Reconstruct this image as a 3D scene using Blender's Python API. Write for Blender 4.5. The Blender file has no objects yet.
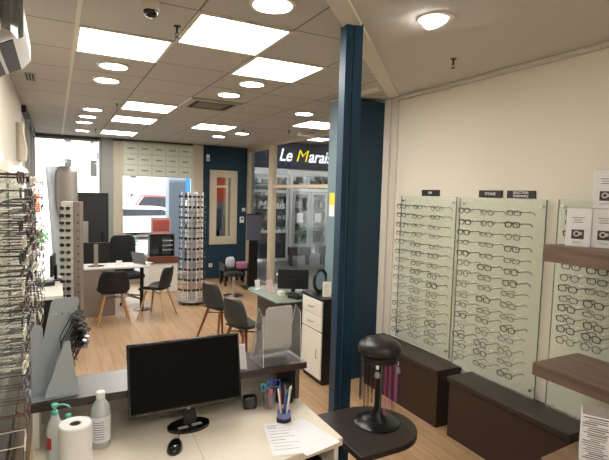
import bpy, bmesh, math, random
from mathutils import Vector, Matrix
random.seed(7)
PI = math.pi
C = bpy.context.scene.collection
scene = bpy.context.scene

# ------------------------------------------------------------------ colours and materials
def lin(c):
    c = c / 255.0
    return c / 12.92 if c <= 0.04045 else ((c + 0.055) / 1.055) ** 2.4
def rgb(r, g, b): return (lin(r), lin(g), lin(b), 1.0)
MATS = {}
def mat(name, col, rough=0.5, metal=0.0, emit=0.0, ecol=None, noise=0.0, nscale=8.0, spec=0.5, coat=0.0, trans=0.0, bump=0.0):
    if name in MATS: return MATS[name]
    m = bpy.data.materials.new(name); m.use_nodes = True
    nt = m.node_tree; b = nt.nodes['Principled BSDF']
    b.inputs['Base Color'].default_value = col
    b.inputs['Roughness'].default_value = rough
    b.inputs['Metallic'].default_value = metal
    b.inputs['Specular IOR Level'].default_value = spec
    b.inputs['Coat Weight'].default_value = coat
    b.inputs['Transmission Weight'].default_value = trans
    if emit > 0:
        b.inputs['Emission Color'].default_value = ecol or col
        b.inputs['Emission Strength'].default_value = emit
    if noise > 0 or bump > 0:
        tc = nt.nodes.new('ShaderNodeTexCoord')
        n = nt.nodes.new('ShaderNodeTexNoise'); n.inputs['Scale'].default_value = nscale; n.inputs['Detail'].default_value = 4
        nt.links.new(tc.outputs['Object'], n.inputs['Vector'])
        if noise > 0:
            mx = nt.nodes.new('ShaderNodeMix'); mx.data_type = 'RGBA'; mx.blend_type = 'MULTIPLY'
            mx.inputs['Factor'].default_value = 1.0
            cr = nt.nodes.new('ShaderNodeMapRange'); cr.inputs['To Min'].default_value = 1 - noise; cr.inputs['To Max'].default_value = 1 + noise
            nt.links.new(n.outputs['Fac'], cr.inputs['Value'])
            mx.inputs['A'].default_value = col
            nt.links.new(cr.outputs['Result'], mx.inputs['B'])
            nt.links.new(mx.outputs['Result'], b.inputs['Base Color'])
        if bump > 0:
            bp = nt.nodes.new('ShaderNodeBump'); bp.inputs['Strength'].default_value = bump; bp.inputs['Distance'].default_value = 0.01
            nt.links.new(n.outputs['Fac'], bp.inputs['Height']); nt.links.new(bp.outputs['Normal'], b.inputs['Normal'])
    MATS[name] = m
    return m
def pane_mat(name, tint=(1, 1, 1, 1), amount=0.1, rough=0.02, body=0.0, bodycol=(0.7, 0.8, 0.75, 1)):
    """thin clear sheet: transparent with a Fresnel gloss and, if wanted, a little milky body"""
    m = bpy.data.materials.new(name); m.use_nodes = True; nt = m.node_tree; nt.nodes.clear()
    out = nt.nodes.new('ShaderNodeOutputMaterial')
    tr = nt.nodes.new('ShaderNodeBsdfTransparent'); tr.inputs['Color'].default_value = tint
    gl = nt.nodes.new('ShaderNodeBsdfGlossy'); gl.inputs['Roughness'].default_value = rough
    lw = nt.nodes.new('ShaderNodeLayerWeight'); lw.inputs['Blend'].default_value = 0.5
    pw = nt.nodes.new('ShaderNodeMath'); pw.operation = 'POWER'; pw.inputs[1].default_value = 4.0
    mp = nt.nodes.new('ShaderNodeMath'); mp.operation = 'MULTIPLY_ADD'; mp.inputs[1].default_value = amount * 7; mp.inputs[2].default_value = amount * .35
    mp.use_clamp = True
    nt.links.new(lw.outputs['Facing'], pw.inputs[0]); nt.links.new(pw.outputs[0], mp.inputs[0])
    mx = nt.nodes.new('ShaderNodeMixShader')
    nt.links.new(mp.outputs[0], mx.inputs['Fac'])
    src = tr.outputs[0]
    if body > 0:
        df = nt.nodes.new('ShaderNodeBsdfDiffuse'); df.inputs['Color'].default_value = bodycol
        m2 = nt.nodes.new('ShaderNodeMixShader'); m2.inputs['Fac'].default_value = body
        nt.links.new(tr.outputs[0], m2.inputs[1]); nt.links.new(df.outputs[0], m2.inputs[2]); src = m2.outputs[0]
    nt.links.new(src, mx.inputs[1]); nt.links.new(gl.outputs[0], mx.inputs[2])
    nt.links.new(mx.outputs[0], out.inputs['Surface'])
    MATS[name] = m
    return m
def brick_mat(name, c1, c2, cm, w, h, mortar, rough, offset=0.5, loc=(0, 0, 0), rot=0.0, grain=0.0, gscale=(3, 40, 3), spec=0.5, bumpy=False):
    m = bpy.data.materials.new(name); m.use_nodes = True; nt = m.node_tree; b = nt.nodes['Principled BSDF']
    tc = nt.nodes.new('ShaderNodeTexCoord'); mp = nt.nodes.new('ShaderNodeMapping')
    mp.inputs['Location'].default_value = loc; mp.inputs['Rotation'].default_value = (0, 0, rot)
    nt.links.new(tc.outputs['Object'], mp.inputs['Vector'])
    br = nt.nodes.new('ShaderNodeTexBrick'); br.offset = offset; br.squash = 1.0
    br.inputs['Color1'].default_value = c1; br.inputs['Color2'].default_value = c2; br.inputs['Mortar'].default_value = cm
    br.inputs['Scale'].default_value = 1.0; br.inputs['Mortar Size'].default_value = mortar; br.inputs['Mortar Smooth'].default_value = 0.1
    br.inputs['Brick Width'].default_value = w; br.inputs['Row Height'].default_value = h; br.inputs['Bias'].default_value = 0.0
    nt.links.new(mp.outputs['Vector'], br.inputs['Vector'])
    col = br.outputs['Color']
    if grain > 0:
        m2 = nt.nodes.new('ShaderNodeMapping'); m2.inputs['Scale'].default_value = gscale
        nt.links.new(mp.outputs['Vector'], m2.inputs['Vector'])
        n = nt.nodes.new('ShaderNodeTexNoise'); n.inputs['Scale'].default_value = 1.0; n.inputs['Detail'].default_value = 6
        nt.links.new(m2.outputs['Vector'], n.inputs['Vector'])
        cr = nt.nodes.new('ShaderNodeMapRange'); cr.inputs['From Min'].default_value = 0.3; cr.inputs['From Max'].default_value = 0.7
        cr.inputs['To Min'].default_value = 1 - grain; cr.inputs['To Max'].default_value = 1 + grain
        nt.links.new(n.outputs['Fac'], cr.inputs['Value'])
        mx = nt.nodes.new('ShaderNodeMix'); mx.data_type = 'RGBA'; mx.blend_type = 'MULTIPLY'; mx.inputs['Factor'].default_value = 1.0
        nt.links.new(col, mx.inputs['A']); nt.links.new(cr.outputs['Result'], mx.inputs['B']); col = mx.outputs['Result']
    nt.links.new(col, b.inputs['Base Color'])
    b.inputs['Roughness'].default_value = rough; b.inputs['Specular IOR Level'].default_value = spec
    MATS[name] = m
    return m
def wood_mat(name, col, dark, rough=0.4, scale=(1.5, 25, 25), spec=0.5):
    m = bpy.data.materials.new(name); m.use_nodes = True; nt = m.node_tree; b = nt.nodes['Principled BSDF']
    tc = nt.nodes.new('ShaderNodeTexCoord'); mp = nt.nodes.new('ShaderNodeMapping'); mp.inputs['Scale'].default_value = scale
    nt.links.new(tc.outputs['Object'], mp.inputs['Vector'])
    n = nt.nodes.new('ShaderNodeTexNoise'); n.inputs['Scale'].default_value = 1.5; n.inputs['Detail'].default_value = 5; n.inputs['Distortion'].default_value = 0.6
    nt.links.new(mp.outputs['Vector'], n.inputs['Vector'])
    r = nt.nodes.new('ShaderNodeValToRGB'); r.color_ramp.elements[0].position = 0.3; r.color_ramp.elements[1].position = 0.7
    r.color_ramp.elements[0].color = dark; r.color_ramp.elements[1].color = col
    nt.links.new(n.outputs['Fac'], r.inputs['Fac']); nt.links.new(r.outputs['Color'], b.inputs['Base Color'])
    b.inputs['Roughness'].default_value = rough; b.inputs['Specular IOR Level'].default_value = spec
    MATS[name] = m
    return m

CREAM = mat('cream_paint', rgb(222, 215, 202), 0.85, noise=0.02, nscale=3)
PLASTER = mat('plaster_paint', rgb(200, 196, 188), 0.9, noise=0.015, nscale=2)
BLUE = mat('petrol_blue_paint', rgb(18, 52, 70), 0.7, noise=0.04, nscale=5)
COLBLUE = mat('petrol_blue_steel', rgb(20, 54, 80), 0.5, spec=0.25)
TRIMW = mat('white_trim', rgb(214, 208, 196), 0.6)
WHITE = mat('white_laminate', rgb(232, 228, 220), 0.4, spec=0.4)
DESKW = mat('desk_top_laminate', rgb(230, 220, 204), 0.45, noise=0.015, nscale=6, spec=0.35)
WPLAS = mat('white_plastic', rgb(235, 235, 232), 0.35)
PAPER = mat('paper', rgb(236, 236, 240), 0.8)
INK = mat('grey_ink', rgb(120, 122, 130), 0.8)
INKD = mat('dark_ink', rgb(52, 48, 50), 0.7)
WENGE = wood_mat('dark_wenge', rgb(54, 42, 37), rgb(38, 29, 26), 0.36, (18, 1.2, 18))
WENGEX = wood_mat('dark_wenge_ledge', rgb(60, 48, 43), rgb(46, 37, 33), 0.3, (1.2, 22, 22), spec=0.6)
BROWN = wood_mat('walnut_board', rgb(124, 100, 86), rgb(98, 78, 68), 0.5, (22, 1.4, 22))
BROWN2 = wood_mat('walnut_counter', rgb(134, 106, 84), rgb(108, 84, 66), 0.5, (16, 1.4, 22))
TAUPE = mat('taupe_laminate', rgb(134, 123, 113), 0.5, noise=0.03, nscale=6)
TAUPED = mat('dark_taupe_laminate', rgb(84, 76, 72), 0.5)
BLACKP = mat('black_plastic', rgb(16, 16, 18), 0.45)
BLACKG = mat('black_gloss', rgb(8, 8, 10), 0.12, coat=0.4)
SCREEN = mat('black_screen', rgb(4, 4, 4), 0.35, spec=0.12)
BLACKM = mat('black_metal', rgb(20, 19, 19), 0.3, metal=0.3)
BLACKF = mat('black_fabric', rgb(20, 21, 23), 0.85, noise=0.1, nscale=60)
CHAIRB = mat('black_chair_plastic', rgb(26, 30, 32), 0.55)
CHAIRG = mat('charcoal_chair_plastic', rgb(50, 56, 58), 0.55)
BEECH = wood_mat('beech', rgb(206, 160, 112), rgb(182, 136, 90), 0.5, (30, 30, 3))
REDWOOD = wood_mat('reddish_beech', rgb(150, 88, 56), rgb(124, 68, 42), 0.5, (30, 30, 3))
CHROME = mat('chrome', rgb(205, 205, 205), 0.15, metal=1.0)
ALU = mat('brushed_aluminium', rgb(176, 172, 165), 0.38, metal=0.85)
FRAMEW = mat('aluminium_frame_paint', rgb(196, 186, 168), 0.5)
GREYFR = mat('grey_frame_paint', rgb(150, 150, 146), 0.5)
STEELG = mat('grey_powder_steel', rgb(172, 182, 190), 0.4, metal=0.2)
SHEETM = mat('silver_sheet', rgb(170, 164, 160), 0.32, metal=0.7)
MIRROR = mat('mirror_silver', rgb(225, 228, 228), 0.02, metal=1.0)
LEDP = mat('led_panel_light', rgb(255, 250, 232), 0.5, emit=13.0, ecol=(1.0, 0.965, 0.89, 1))
LEDR = mat('led_round_light', rgb(255, 250, 236), 0.5, emit=22.0, ecol=(1.0, 0.97, 0.91, 1))
LEDB = mat('led_bar_light', rgb(255, 252, 246), 0.5, emit=2.6, ecol=(1.0, 0.95, 0.86, 1))
TEAL = mat('teal_plastic', rgb(116, 204, 190), 0.4)
REDL = mat('red_label', rgb(206, 62, 62), 0.6)
PINK = mat('pink_cord', rgb(190, 92, 150), 0.5)
PURPLE = mat('purple_plastic', rgb(112, 92, 170), 0.4)
LILAC = mat('lilac_plastic', rgb(120, 128, 186), 0.35)
SKYB = mat('turquoise_plastic', rgb(66, 150, 180), 0.35)
BLUEP = mat('blue_plastic', rgb(40, 70, 170), 0.35)
SALMON = mat('salmon_plastic', rgb(206, 112, 100), 0.45)
REDP = mat('red_print', rgb(164, 76, 72), 0.5, noise=0.35, nscale=14)
PINKBOX = mat('pink_card', rgb(196, 120, 150), 0.6, noise=0.2, nscale=25)
YELLOW = mat('yellow_paper', rgb(232, 220, 60), 0.7)
YELLOWL = mat('yellow_letter', rgb(250, 226, 40), 0.6, emit=0.35)
WLETTER = mat('white_letter', rgb(244, 244, 248), 0.6)
NAVY = mat('navy_sign', rgb(44, 46, 66), 0.5)
SIGNB = mat('black_sign', rgb(38, 33, 30), 0.5)
SLATE = mat('slate_panel', rgb(78, 80, 96), 0.4)
GREYCON = mat('grey_concrete', rgb(150, 150, 148), 0.8, noise=0.08, nscale=2)
FACADE = mat('pale_facade', rgb(232, 230, 224), 0.9, noise=0.03, nscale=0.5)
FWIN = mat('facade_window_glass', rgb(58, 56, 54), 0.4)
ASPHALT = mat('street_ground', rgb(150, 148, 145), 0.9, noise=0.1, nscale=1)
CARRED = mat('red_car_paint', rgb(196, 40, 48), 0.3, coat=0.5)
CARWHITE = mat('white_car_paint', rgb(225, 228, 230), 0.3, coat=0.5)
ORANGE = mat('orange_banner', rgb(232, 96, 48), 0.6)
LEAF = mat('leaf_green', rgb(70, 110, 58), 0.7, noise=0.4, nscale=9)
STREETB = mat('street_blue_grey', rgb(132, 142, 158), 0.7)
BLINDM = mat('certificate_sheet', rgb(196, 202, 184), 0.7)
NOTICE = mat('certificate_paper', rgb(214, 220, 204), 0.7)
VENTD = mat('vent_dark', rgb(46, 42, 40), 0.7)
VENTG = mat('vent_grille', rgb(118, 110, 100), 0.6, noise=0.05)
GRILLE = mat('unit_cover', rgb(170, 164, 152), 0.6)
CAMW = mat('camera_housing', rgb(206, 200, 186), 0.4)
LEDA = mat('arcade_fill_light', rgb(250, 250, 246), 0.5, emit=5.0)  # for the fill lamps added to brighten arcade and shop
GLASS = pane_mat('window_glass', (0.97, 0.985, 0.98, 1), 0.05)
SHOPGLASS = pane_mat('shop_glass', (0.86, 0.9, 0.92, 1), 0.12)
PANELG = pane_mat('green_glass', (0.965, 0.985, 0.962, 1), 0.06, body=0.2, bodycol=rgb(240, 244, 234))
EDGEG = mat('glass_edge', rgb(70, 100, 88), 0.2)
ACRYL = pane_mat('clear_acrylic', (0.93, 0.94, 0.95, 1), 0.1, body=0.12, bodycol=rgb(220, 220, 222))
ACRYLG = pane_mat('grey_acrylic', (0.86, 0.86, 0.87, 1), 0.05, body=0.72, bodycol=rgb(214, 213, 212))
ACEDGE = mat('acrylic_edge', rgb(222, 224, 226), 0.2)
DEFLECT = pane_mat('deflector_acrylic', (0.8, 0.82, 0.82, 1), 0.22, rough=0.08, body=0.45, bodycol=rgb(150, 152, 148))
LENS = pane_mat('demo_lens', (0.94, 0.96, 0.95, 1), 0.06)
SUNLENS = mat('dark_lens', rgb(30, 28, 30), 0.15)
BOTTLE = pane_mat('clear_bottle', (0.86, 0.88, 0.9, 1), 0.12, body=0.55, bodycol=rgb(236, 238, 242))
TILE = brick_mat('ceiling_tiles', rgb(186, 182, 176), rgb(182, 178, 172), rgb(124, 118, 110), 0.59, 0.615, 0.007, 0.9, offset=0.0,
                 loc=(-0.13, -2.70, 0), grain=0.02, gscale=(40, 40, 40))
WOODF = brick_mat('oak_floor', rgb(178, 145, 112), rgb(164, 132, 100), rgb(128, 100, 76), 1.25, 0.14, 0.002, 0.36, offset=0.37, rot=PI / 2,
                  grain=0.16, gscale=(1.6, 22, 3), spec=0.45)
PAVE = brick_mat('arcade_paving', rgb(112, 110, 110), rgb(104, 102, 102), rgb(84, 84, 84), 0.6, 0.6, 0.006, 0.35, offset=0.0)

# ------------------------------------------------------------------ mesh builder
LAST = [None]
class MB:
    def __init__(self): self.v = []; self.f = []
    def add(self, vs, fs):
        o = len(self.v); self.v += [tuple(p) for p in vs]; self.f += [tuple(i + o for i in f) for f in fs]; return self
    def box(self, x0, x1, y0, y1, z0, z1):
        vs = [(x0, y0, z0), (x1, y0, z0), (x1, y1, z0), (x0, y1, z0), (x0, y0, z1), (x1, y0, z1), (x1, y1, z1), (x0, y1, z1)]
        return self.add(vs, [(0, 3, 2, 1), (4, 5, 6, 7), (0, 1, 5, 4), (1, 2, 6, 5), (2, 3, 7, 6), (3, 0, 4, 7)])
    def prism(self, poly, z0, z1):
        n = len(poly)
        vs = [(p[0], p[1], z0) for p in poly] + [(p[0], p[1], z1) for p in poly]
        return self.add(vs, [tuple(range(n - 1, -1, -1)), tuple(range(n, 2 * n))] + [(i, (i + 1) % n, n + (i + 1) % n, n + i) for i in range(n)])
    def extrude(self, poly3, d):
        n = len(poly3); d = Vector(d); P = [Vector(p) for p in poly3]
        vs = P + [p + d for p in P]
        return self.add(vs, [tuple(range(n - 1, -1, -1)), tuple(range(n, 2 * n))] + [(i, (i + 1) % n, n + (i + 1) % n, n + i) for i in range(n)])
    def rings(self, rings, closed=True, cap=True):
        n = len(rings[0]); vs = [p for r in rings for p in r]; fs = []
        for i in range(len(rings) - 1):
            for j in range(n if closed else n - 1):
                k = (j + 1) % n
                fs.append((i * n + j, i * n + k, (i + 1) * n + k, (i + 1) * n + j))
        if cap and closed:
            fs.append(tuple(range(n - 1, -1, -1))); fs.append(tuple(range((len(rings) - 1) * n, len(rings) * n)))
        return self.add(vs, fs)
    def tube(self, pts, r, n=8, r2=None, closed=False):
        P = [Vector(p) for p in pts]; R = []; prev = None
        for i, p in enumerate(P):
            if closed: t = P[(i + 1) % len(P)] - P[i - 1]
            else: t = (P[min(i + 1, len(P) - 1)] - P[max(i - 1, 0)])
            t.normalize()
            if prev is None:
                a = Vector((0, 0, 1)) if abs(t.z) < 0.9 else Vector((1, 0, 0))
                u = t.cross(a).normalized()
            else:
                u = (prev - t * prev.dot(t)); u = u.normalized() if u.length > 1e-6 else t.orthogonal().normalized()
            prev = u; w = t.cross(u)
            rr = r if r2 is None else r + (r2 - r) * i / (len(P) - 1)
            R.append([p + u * rr * math.cos(2 * PI * k / n) + w * rr * math.sin(2 * PI * k / n) for k in range(n)])
        if closed: R.append(R[0]); return self.rings(R, cap=False)
        return self.rings(R)
    def lathe(self, prof, cx=0, cy=0, n=24, sx=1, sy=1, cap=True):
        R = [[(cx + r * sx * math.cos(2 * PI * k / n), cy + r * sy * math.sin(2 * PI * k / n), z) for k in range(n)] for r, z in prof]
        return self.rings(R, cap=cap)
    def quad(self, a, b, c, d): return self.add([a, b, c, d], [(0, 1, 2, 3)])
    def build(self, name, m, parent=None, smooth=35, bevel=0.0, seg=2):
        me = bpy.data.meshes.new(name); me.from_pydata(self.v, [], self.f); me.validate()
        bm = bmesh.new(); bm.from_mesh(me); bmesh.ops.recalc_face_normals(bm, faces=bm.faces); bm.to_mesh(me); bm.free()
        me.materials.append(m)
        if smooth:
            me.polygons.foreach_set('use_smooth', [True] * len(me.polygons)); me.set_sharp_from_angle(angle=math.radians(smooth))
        o = bpy.data.objects.new(name, me); C.objects.link(o)
        if parent is not None: o.parent = parent
        LAST[0] = o
        if bevel > 0:
            b = o.modifiers.new('bevel', 'BEVEL'); b.width = bevel; b.segments = seg; b.limit_method = 'ANGLE'; b.angle_limit = math.radians(40)
        return o

def tag(o, label, cat, group=None, kind=None):
    if label: o['label'] = label
    if cat: o['category'] = cat
    if group: o['group'] = group
    if kind: o['kind'] = kind
    return o
def thing(name, label, cat, loc=(0, 0, 0), rz=0.0, group=None):
    o = bpy.data.objects.new(name, None); C.objects.link(o); o.empty_display_size = 0.05
    o.location = loc; o.rotation_euler = (0, 0, rz)
    return tag(o, label, cat, group)
def struct(name, mb, m, bevel=0.0):
    o = mb.build(name, m, bevel=bevel); o['kind'] = 'structure'; return o
def box(*a): return MB().box(*a)
def dup(root, loc=None, rz=None, label=None, group=None, mats=None):
    r = root.copy(); C.objects.link(r)
    if loc is not None: r.location = loc
    if rz is not None: r.rotation_euler = (0, 0, rz)
    if label: r['label'] = label
    if group: r['group'] = group
    for ch in KIDS(root):
        c = ch.copy(); C.objects.link(c); c.parent = r
        for g in KIDS(ch):
            d = g.copy(); C.objects.link(d); d.parent = c
    return r
def KIDS(o): return [x for x in o.children]
def text(name, s, size, m, parent=None, loc=(0, 0, 0), rot=(0, 0, 0), extrude=0.002, shear=0.0, offset=0.0, align='CENTER', sx=1.0):
    cu = bpy.data.curves.new(name, 'FONT'); cu.body = s; cu.size = size; cu.extrude = extrude; cu.shear = shear; cu.offset = offset
    cu.align_x = align; cu.align_y = 'CENTER'
    t = bpy.data.objects.new(name + '_curve', cu); C.objects.link(t)
    me = bpy.data.meshes.new_from_object(t); bpy.data.objects.remove(t)
    if sx != 1.0:
        for v in me.vertices: v.co.x *= sx
    me.materials.clear(); me.materials.append(m)
    o = bpy.data.objects.new(name, me); C.objects.link(o); o.location = loc; o.rotation_euler = rot
    if parent is not None: o.parent = parent
    return o
ORD = ['first', 'second', 'third', 'fourth', 'fifth', 'sixth', 'seventh', 'eighth', 'ninth', 'tenth', 'eleventh', 'twelfth',
       'thirteenth', 'fourteenth', 'fifteenth', 'sixteenth', 'seventeenth', 'eighteenth', 'nineteenth', 'twentieth',
       'twenty-first', 'twenty-second', 'twenty-third', 'twenty-fourth', 'twenty-fifth', 'twenty-sixth']

# ------------------------------------------------------------------ camera
H = 1.95; CEIL = 2.95
yaw, pitch, roll = 0.48401021, 0.07593649, -0.02754905
cam = bpy.data.cameras.new('camera'); co = bpy.data.objects.new('camera', cam); C.objects.link(co)
f = Vector((math.sin(yaw) * math.cos(pitch), math.cos(yaw) * math.cos(pitch), -math.sin(pitch)))
r0 = Vector((math.cos(yaw), -math.sin(yaw), 0)); d0 = f.cross(r0)
rr = math.cos(roll) * r0 + math.sin(roll) * d0; dd = -math.sin(roll) * r0 + math.cos(roll) * d0
M = Matrix((rr, -dd, -f)).transposed().to_4x4(); M.translation = (0, 0, H)
co.matrix_world = M
cam.sensor_width = 36; cam.lens = 475 / 609 * 36; cam.clip_start = 0.02
scene.camera = co

# ------------------------------------------------------------------ the room shell
LX, RX, BY, GX = -0.36, 3.10, 10.30, 3.92
fl = MB().prism([(LX, -1.5), (3.3, -1.5), (3.3, 4.3), (GX, 4.4), (GX, BY), (LX, BY)], -0.1, 0); struct('floor', fl, WOODF)
tilep = [(LX, 0.51), (3.1, 3.97), (3.1, 4.44), (4.0, 4.44), (4.0, 10.4), (LX, 10.4)]
ct = struct('ceiling', MB().prism(tilep, CEIL, CEIL + 0.08), TILE)
struct('ceiling_plaster', MB().prism([(LX - .1, -1.6), (3.25, -1.6), (3.25, 4.12), (LX, 0.51)], CEIL, CEIL + 0.08), PLASTER)
struct('light_block_roof', box(-0.6, 4.05, -1.7, 10.45, 3.04, 3.2), GREYCON)  # unseen slab added above the ceiling to block sun and sky
# pale strip between the plaster and the tiles, tile-grid bar painted white for the window's reflection, cornice
def diag(x0, x1, c0, c1, z0, z1): return MB().prism([(x0, x0 + c1), (x0, x0 + c0), (x1, x1 + c0), (x1, x1 + c1)], z0, z1)
struct('trim_1', diag(LX, 3.02, 0.79, 0.95, CEIL - 0.014, CEIL), TRIMW)
struct('trim_2', box(0.118, 0.142, 0.65, BY, CEIL - 0.006, CEIL), TRIMW)
struct('trim_3', MB().prism([(RX - 0.05, -1.5), (RX, -1.5), (RX, 3.9), (RX - 0.05, 3.86)], CEIL - 0.035, CEIL), PLASTER, bevel=0.01)
struct('trim_4', box(2.62, 2.68, 3.62, 4.46, CEIL - 0.03, CEIL - 0.002), TRIMW)
struct('wall_left', box(LX - 0.12, LX, -1.6, 6.9, 0, CEIL), CREAM)
struct('wall_left_panel', box(LX - 0.12, LX, 6.9, BY + .1, 0, CEIL), mat('grey_wall_panel', rgb(160, 158, 152), 0.6))
struct('trim_5', box(LX, LX + 0.05, 6.9, BY, CEIL - 0.09, CEIL), BLACKP)
struct('trim_6', box(LX, LX + 0.05, 7.6, 7.68, 0, CEIL - 0.09), GREYFR)
struct('trim_7', box(LX, LX + 0.05, 8.8, 8.88, 0, CEIL - 0.09), GREYFR)
struct('wall_right', box(RX, RX + 0.15, -1.6, 4.12, 0, CEIL), CREAM)
struct('trim_8', box(RX - 0.02, RX, 3.90, 3.99, 0, CEIL), TRIMW)
struct('trim_9', box(RX - 0.035, RX, 4.0, 4.1, 0, CEIL), CREAM)
struct('wall_pillar', box(2.60, RX, 4.10, 4.42, 0, CEIL - 0.03), BLUE)
struct('wall_pillar_end', box(2.586, 2.60, 4.105, 4.415, 0, CEIL - 0.03), mat('daylit_pillar_face', rgb(122, 142, 152), 0.6))  # same blue pillar, this face painted paler for the daylight on it
struct('wall_arcade_return', box(RX, 4.0, 4.30, 4.42, 0, CEIL), CREAM)
struct('wall_back', box(2.86, 4.0, BY, BY + 0.12, 0, CEIL), BLUE)
struct('wall_front', box(LX - .12, RX + .15, -1.7, -1.55, 0, CEIL), CREAM)
struct('baseboard_back', box(2.88, 3.9, BY - 0.012, BY, 0, 0.07), BLUE)
# window bays of the back wall
def window(name, x0, x1, fr):
    b = MB(); t = 0.035
    b.box(x0, x0 + t, BY - .02, BY + .05, 0.12, 2.9); b.box(x1 - t, x1, BY - .02, BY + .05, 0.12, 2.9)
    b.box(x0 + t, x1 - t, BY - .02, BY + .05, 0.12, 0.18); b.box(x0 + t, x1 - t, BY - .02, BY + .05, 2.86, 2.9)
    w = struct(name, b, fr); g = box(x0 + t, x1 - t, BY + .01, BY + .018, 0.18, 2.86).build('pane', GLASS, w)
    return w
window('window_1', LX, 0.81, GREYFR); window('window_2', 1.185, 2.64, FRAMEW)
struct('trim_10', box(0.81, 1.03, BY - .06, BY + .1, 0, CEIL), GREYFR, bevel=0.01)
struct('trim_11', box(1.03, 1.185, BY - .04, BY + .1, 0, CEIL), FRAMEW, bevel=0.01)
struct('trim_12', box(2.64, 2.86, BY - .06, BY + .1, 0, CEIL), FRAMEW, bevel=0.01)
struct('trim_13', box(LX, 2.86, BY - .04, BY + .1, 2.9, CEIL), mat('dark_header', rgb(74, 68, 62), 0.6))
struct('trim_14', box(LX, 2.64, BY - .02, BY + .1, 0, 0.12), GREYFR)
# glazed side wall towards the arcade
b = MB()
b.box(GX - .03, GX + .03, 10.16, 10.30, 0, CEIL); b.box(GX - .05, GX + .05, 8.82, 9.0, 0, CEIL)
b.box(GX - .03, GX + .03, 9.0, 10.16, CEIL - 0.1, CEIL); b.box(GX - .03, GX + .03, 9.0, 10.16, 0, 0.06)
b.box(GX - .03, GX + .03, 4.42, 8.82, 2.055, 2.11); b.box(GX - .03, GX + .03, 4.42, 8.82, CEIL - 0.05, CEIL)
b.box(GX - .03, GX + .03, 4.42, 8.82, 0, 0.05)
w3 = struct('window_3', b, mat('cream_frame_paint', rgb(206, 190, 166), 0.5))
box(GX - .005, GX + .005, 9.0, 10.16, 0.06, CEIL - .1).build('pane', GLASS, w3)
box(GX - .005, GX + .005, 4.42, 8.82, 0.05, 2.055).build('pane', GLASS, w3)
box(GX - .005, GX + .005, 4.42, 8.82, 2.11, CEIL - .05).build('pane', GLASS, w3)
# steel column on the diagonal strip
t = thing('steel_column', 'dark blue steel column standing behind the dark half-round table', 'column', (1.565, 2.445, 0), -PI / 180 * 12)
b = MB(); w = 0.052
b.prism([(-w, -w), (-w * .35, -w), (-w * .35, -w + .014), (-w * .05, -w + .014), (-w * .05, -w), (w, -w), (w, w), (-w, w)], 0, CEIL - 0.004)
b.build('shaft', COLBLUE, t)
MB().tube([(-w * .2, -w + .008, 0.01), (-w * .2, -w + .008, CEIL - .02)], 0.004, 6).build('highlight_strip', mat('highlight_blue_grey', rgb(70, 94, 114), 0.4), t)  # pale strip stands for the highlight line along the column

# ------------------------------------------------------------------ ceiling fittings
cells = [(0, 1, 'square ceiling light panel nearest the wall air conditioner'),
         (1, 0, 'square ceiling light panel at top centre, beside the sprinkler'),
         (2, 1, 'square ceiling light panel left of the top of the blue column'),
         (1, 5, 'ceiling light panel nearest the camera of the three in a row along the window side'),
         (1, 7, 'middle ceiling light panel of the three in a row on the window side'),
         (1, 10, 'ceiling light panel closest to the street window'),
         (3, 7, 'ceiling light panel beyond the square air vent'),
         (5, 5, 'ceiling light panel partly hidden behind the blue column')]
for k, n, lab in cells:
    x0, y0 = 0.13 + .59 * k, 2.70 + .615 * n
    t = thing('ceiling_light_panel', lab, 'ceiling light', (x0, y0, CEIL), 0, 'square light panels in the tiled ceiling')
    b = MB(); W, L, e = .59, .615, .022
    b.box(0, W, 0, e, -.012, 0); b.box(0, W, L - e, L, -.012, 0); b.box(0, e, e, L - e, -.012, 0); b.box(W - e, W, e, L - e, -.012, 0)
    b.build('frame', TRIMW, t)
    box(e, W - e, e, L - e, -.008, -.001).build('diffuser', LEDP, t)
spots = [(.43, 4.23, 'round ceiling light just beyond the panel near the air conditioner'),
         (.43, 4.81, 'round ceiling light second from the air conditioner in the left row'),
         (.43, 6.66, 'round ceiling light third from the air conditioner in the left row'),
         (.41, 7.35, 'round ceiling light fourth from the air conditioner in the left row'),
         (.40, 8.03, 'round ceiling light second closest to the left street window'),
         (.43, 9.21, 'round ceiling light closest to the left street window'),
         (1.03, 2.39, 'large round ceiling light at the very top of the picture'),
         (1.61, 4.18, 'round ceiling light between a light panel and the square air vent'),
         (1.59, 4.77, 'round ceiling light right beside the square air vent'),
         (2.75, 5.32, 'round ceiling light left of the blue column'),
         (2.82, 7.74, 'round ceiling light in front of the blue mirror wall'),
         (2.63, 8.43, 'round ceiling light nearest the certificate panel')]
for i, (x, y, lab) in enumerate(spots):
    t = thing('round_ceiling_light', lab, 'ceiling light', (x, y, CEIL), 0, 'round lights in the tiled ceiling')
    MB().lathe([(.105, 0), (.125, 0), (.125, -.012), (.105, -.016)], n=32, cap=False).build('rim', TRIMW, t)
    MB().lathe([(.001, -.014), (.104, -.014), (.104, -.002), (.001, -.002)], n=32).build('diffuser', LEDR, t)
for x, y, lab in ((.35, .15, 'round fill light added unseen above the front of the white reception desk'), (1.5, -.2, 'round fill light added unseen above the walnut counter')):  # unseen fill lights, added to brighten the foreground
    t = thing('round_ceiling_light', lab, 'ceiling light', (x, y, CEIL), 0)
    MB().lathe([(.105, 0), (.125, 0), (.125, -.012), (.105, -.016)], n=32, cap=False).build('rim', TRIMW, t)
    MB().lathe([(.001, -.014), (.104, -.014), (.104, -.002), (.001, -.002)], n=32).build('diffuser', LEDR, t)
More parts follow.
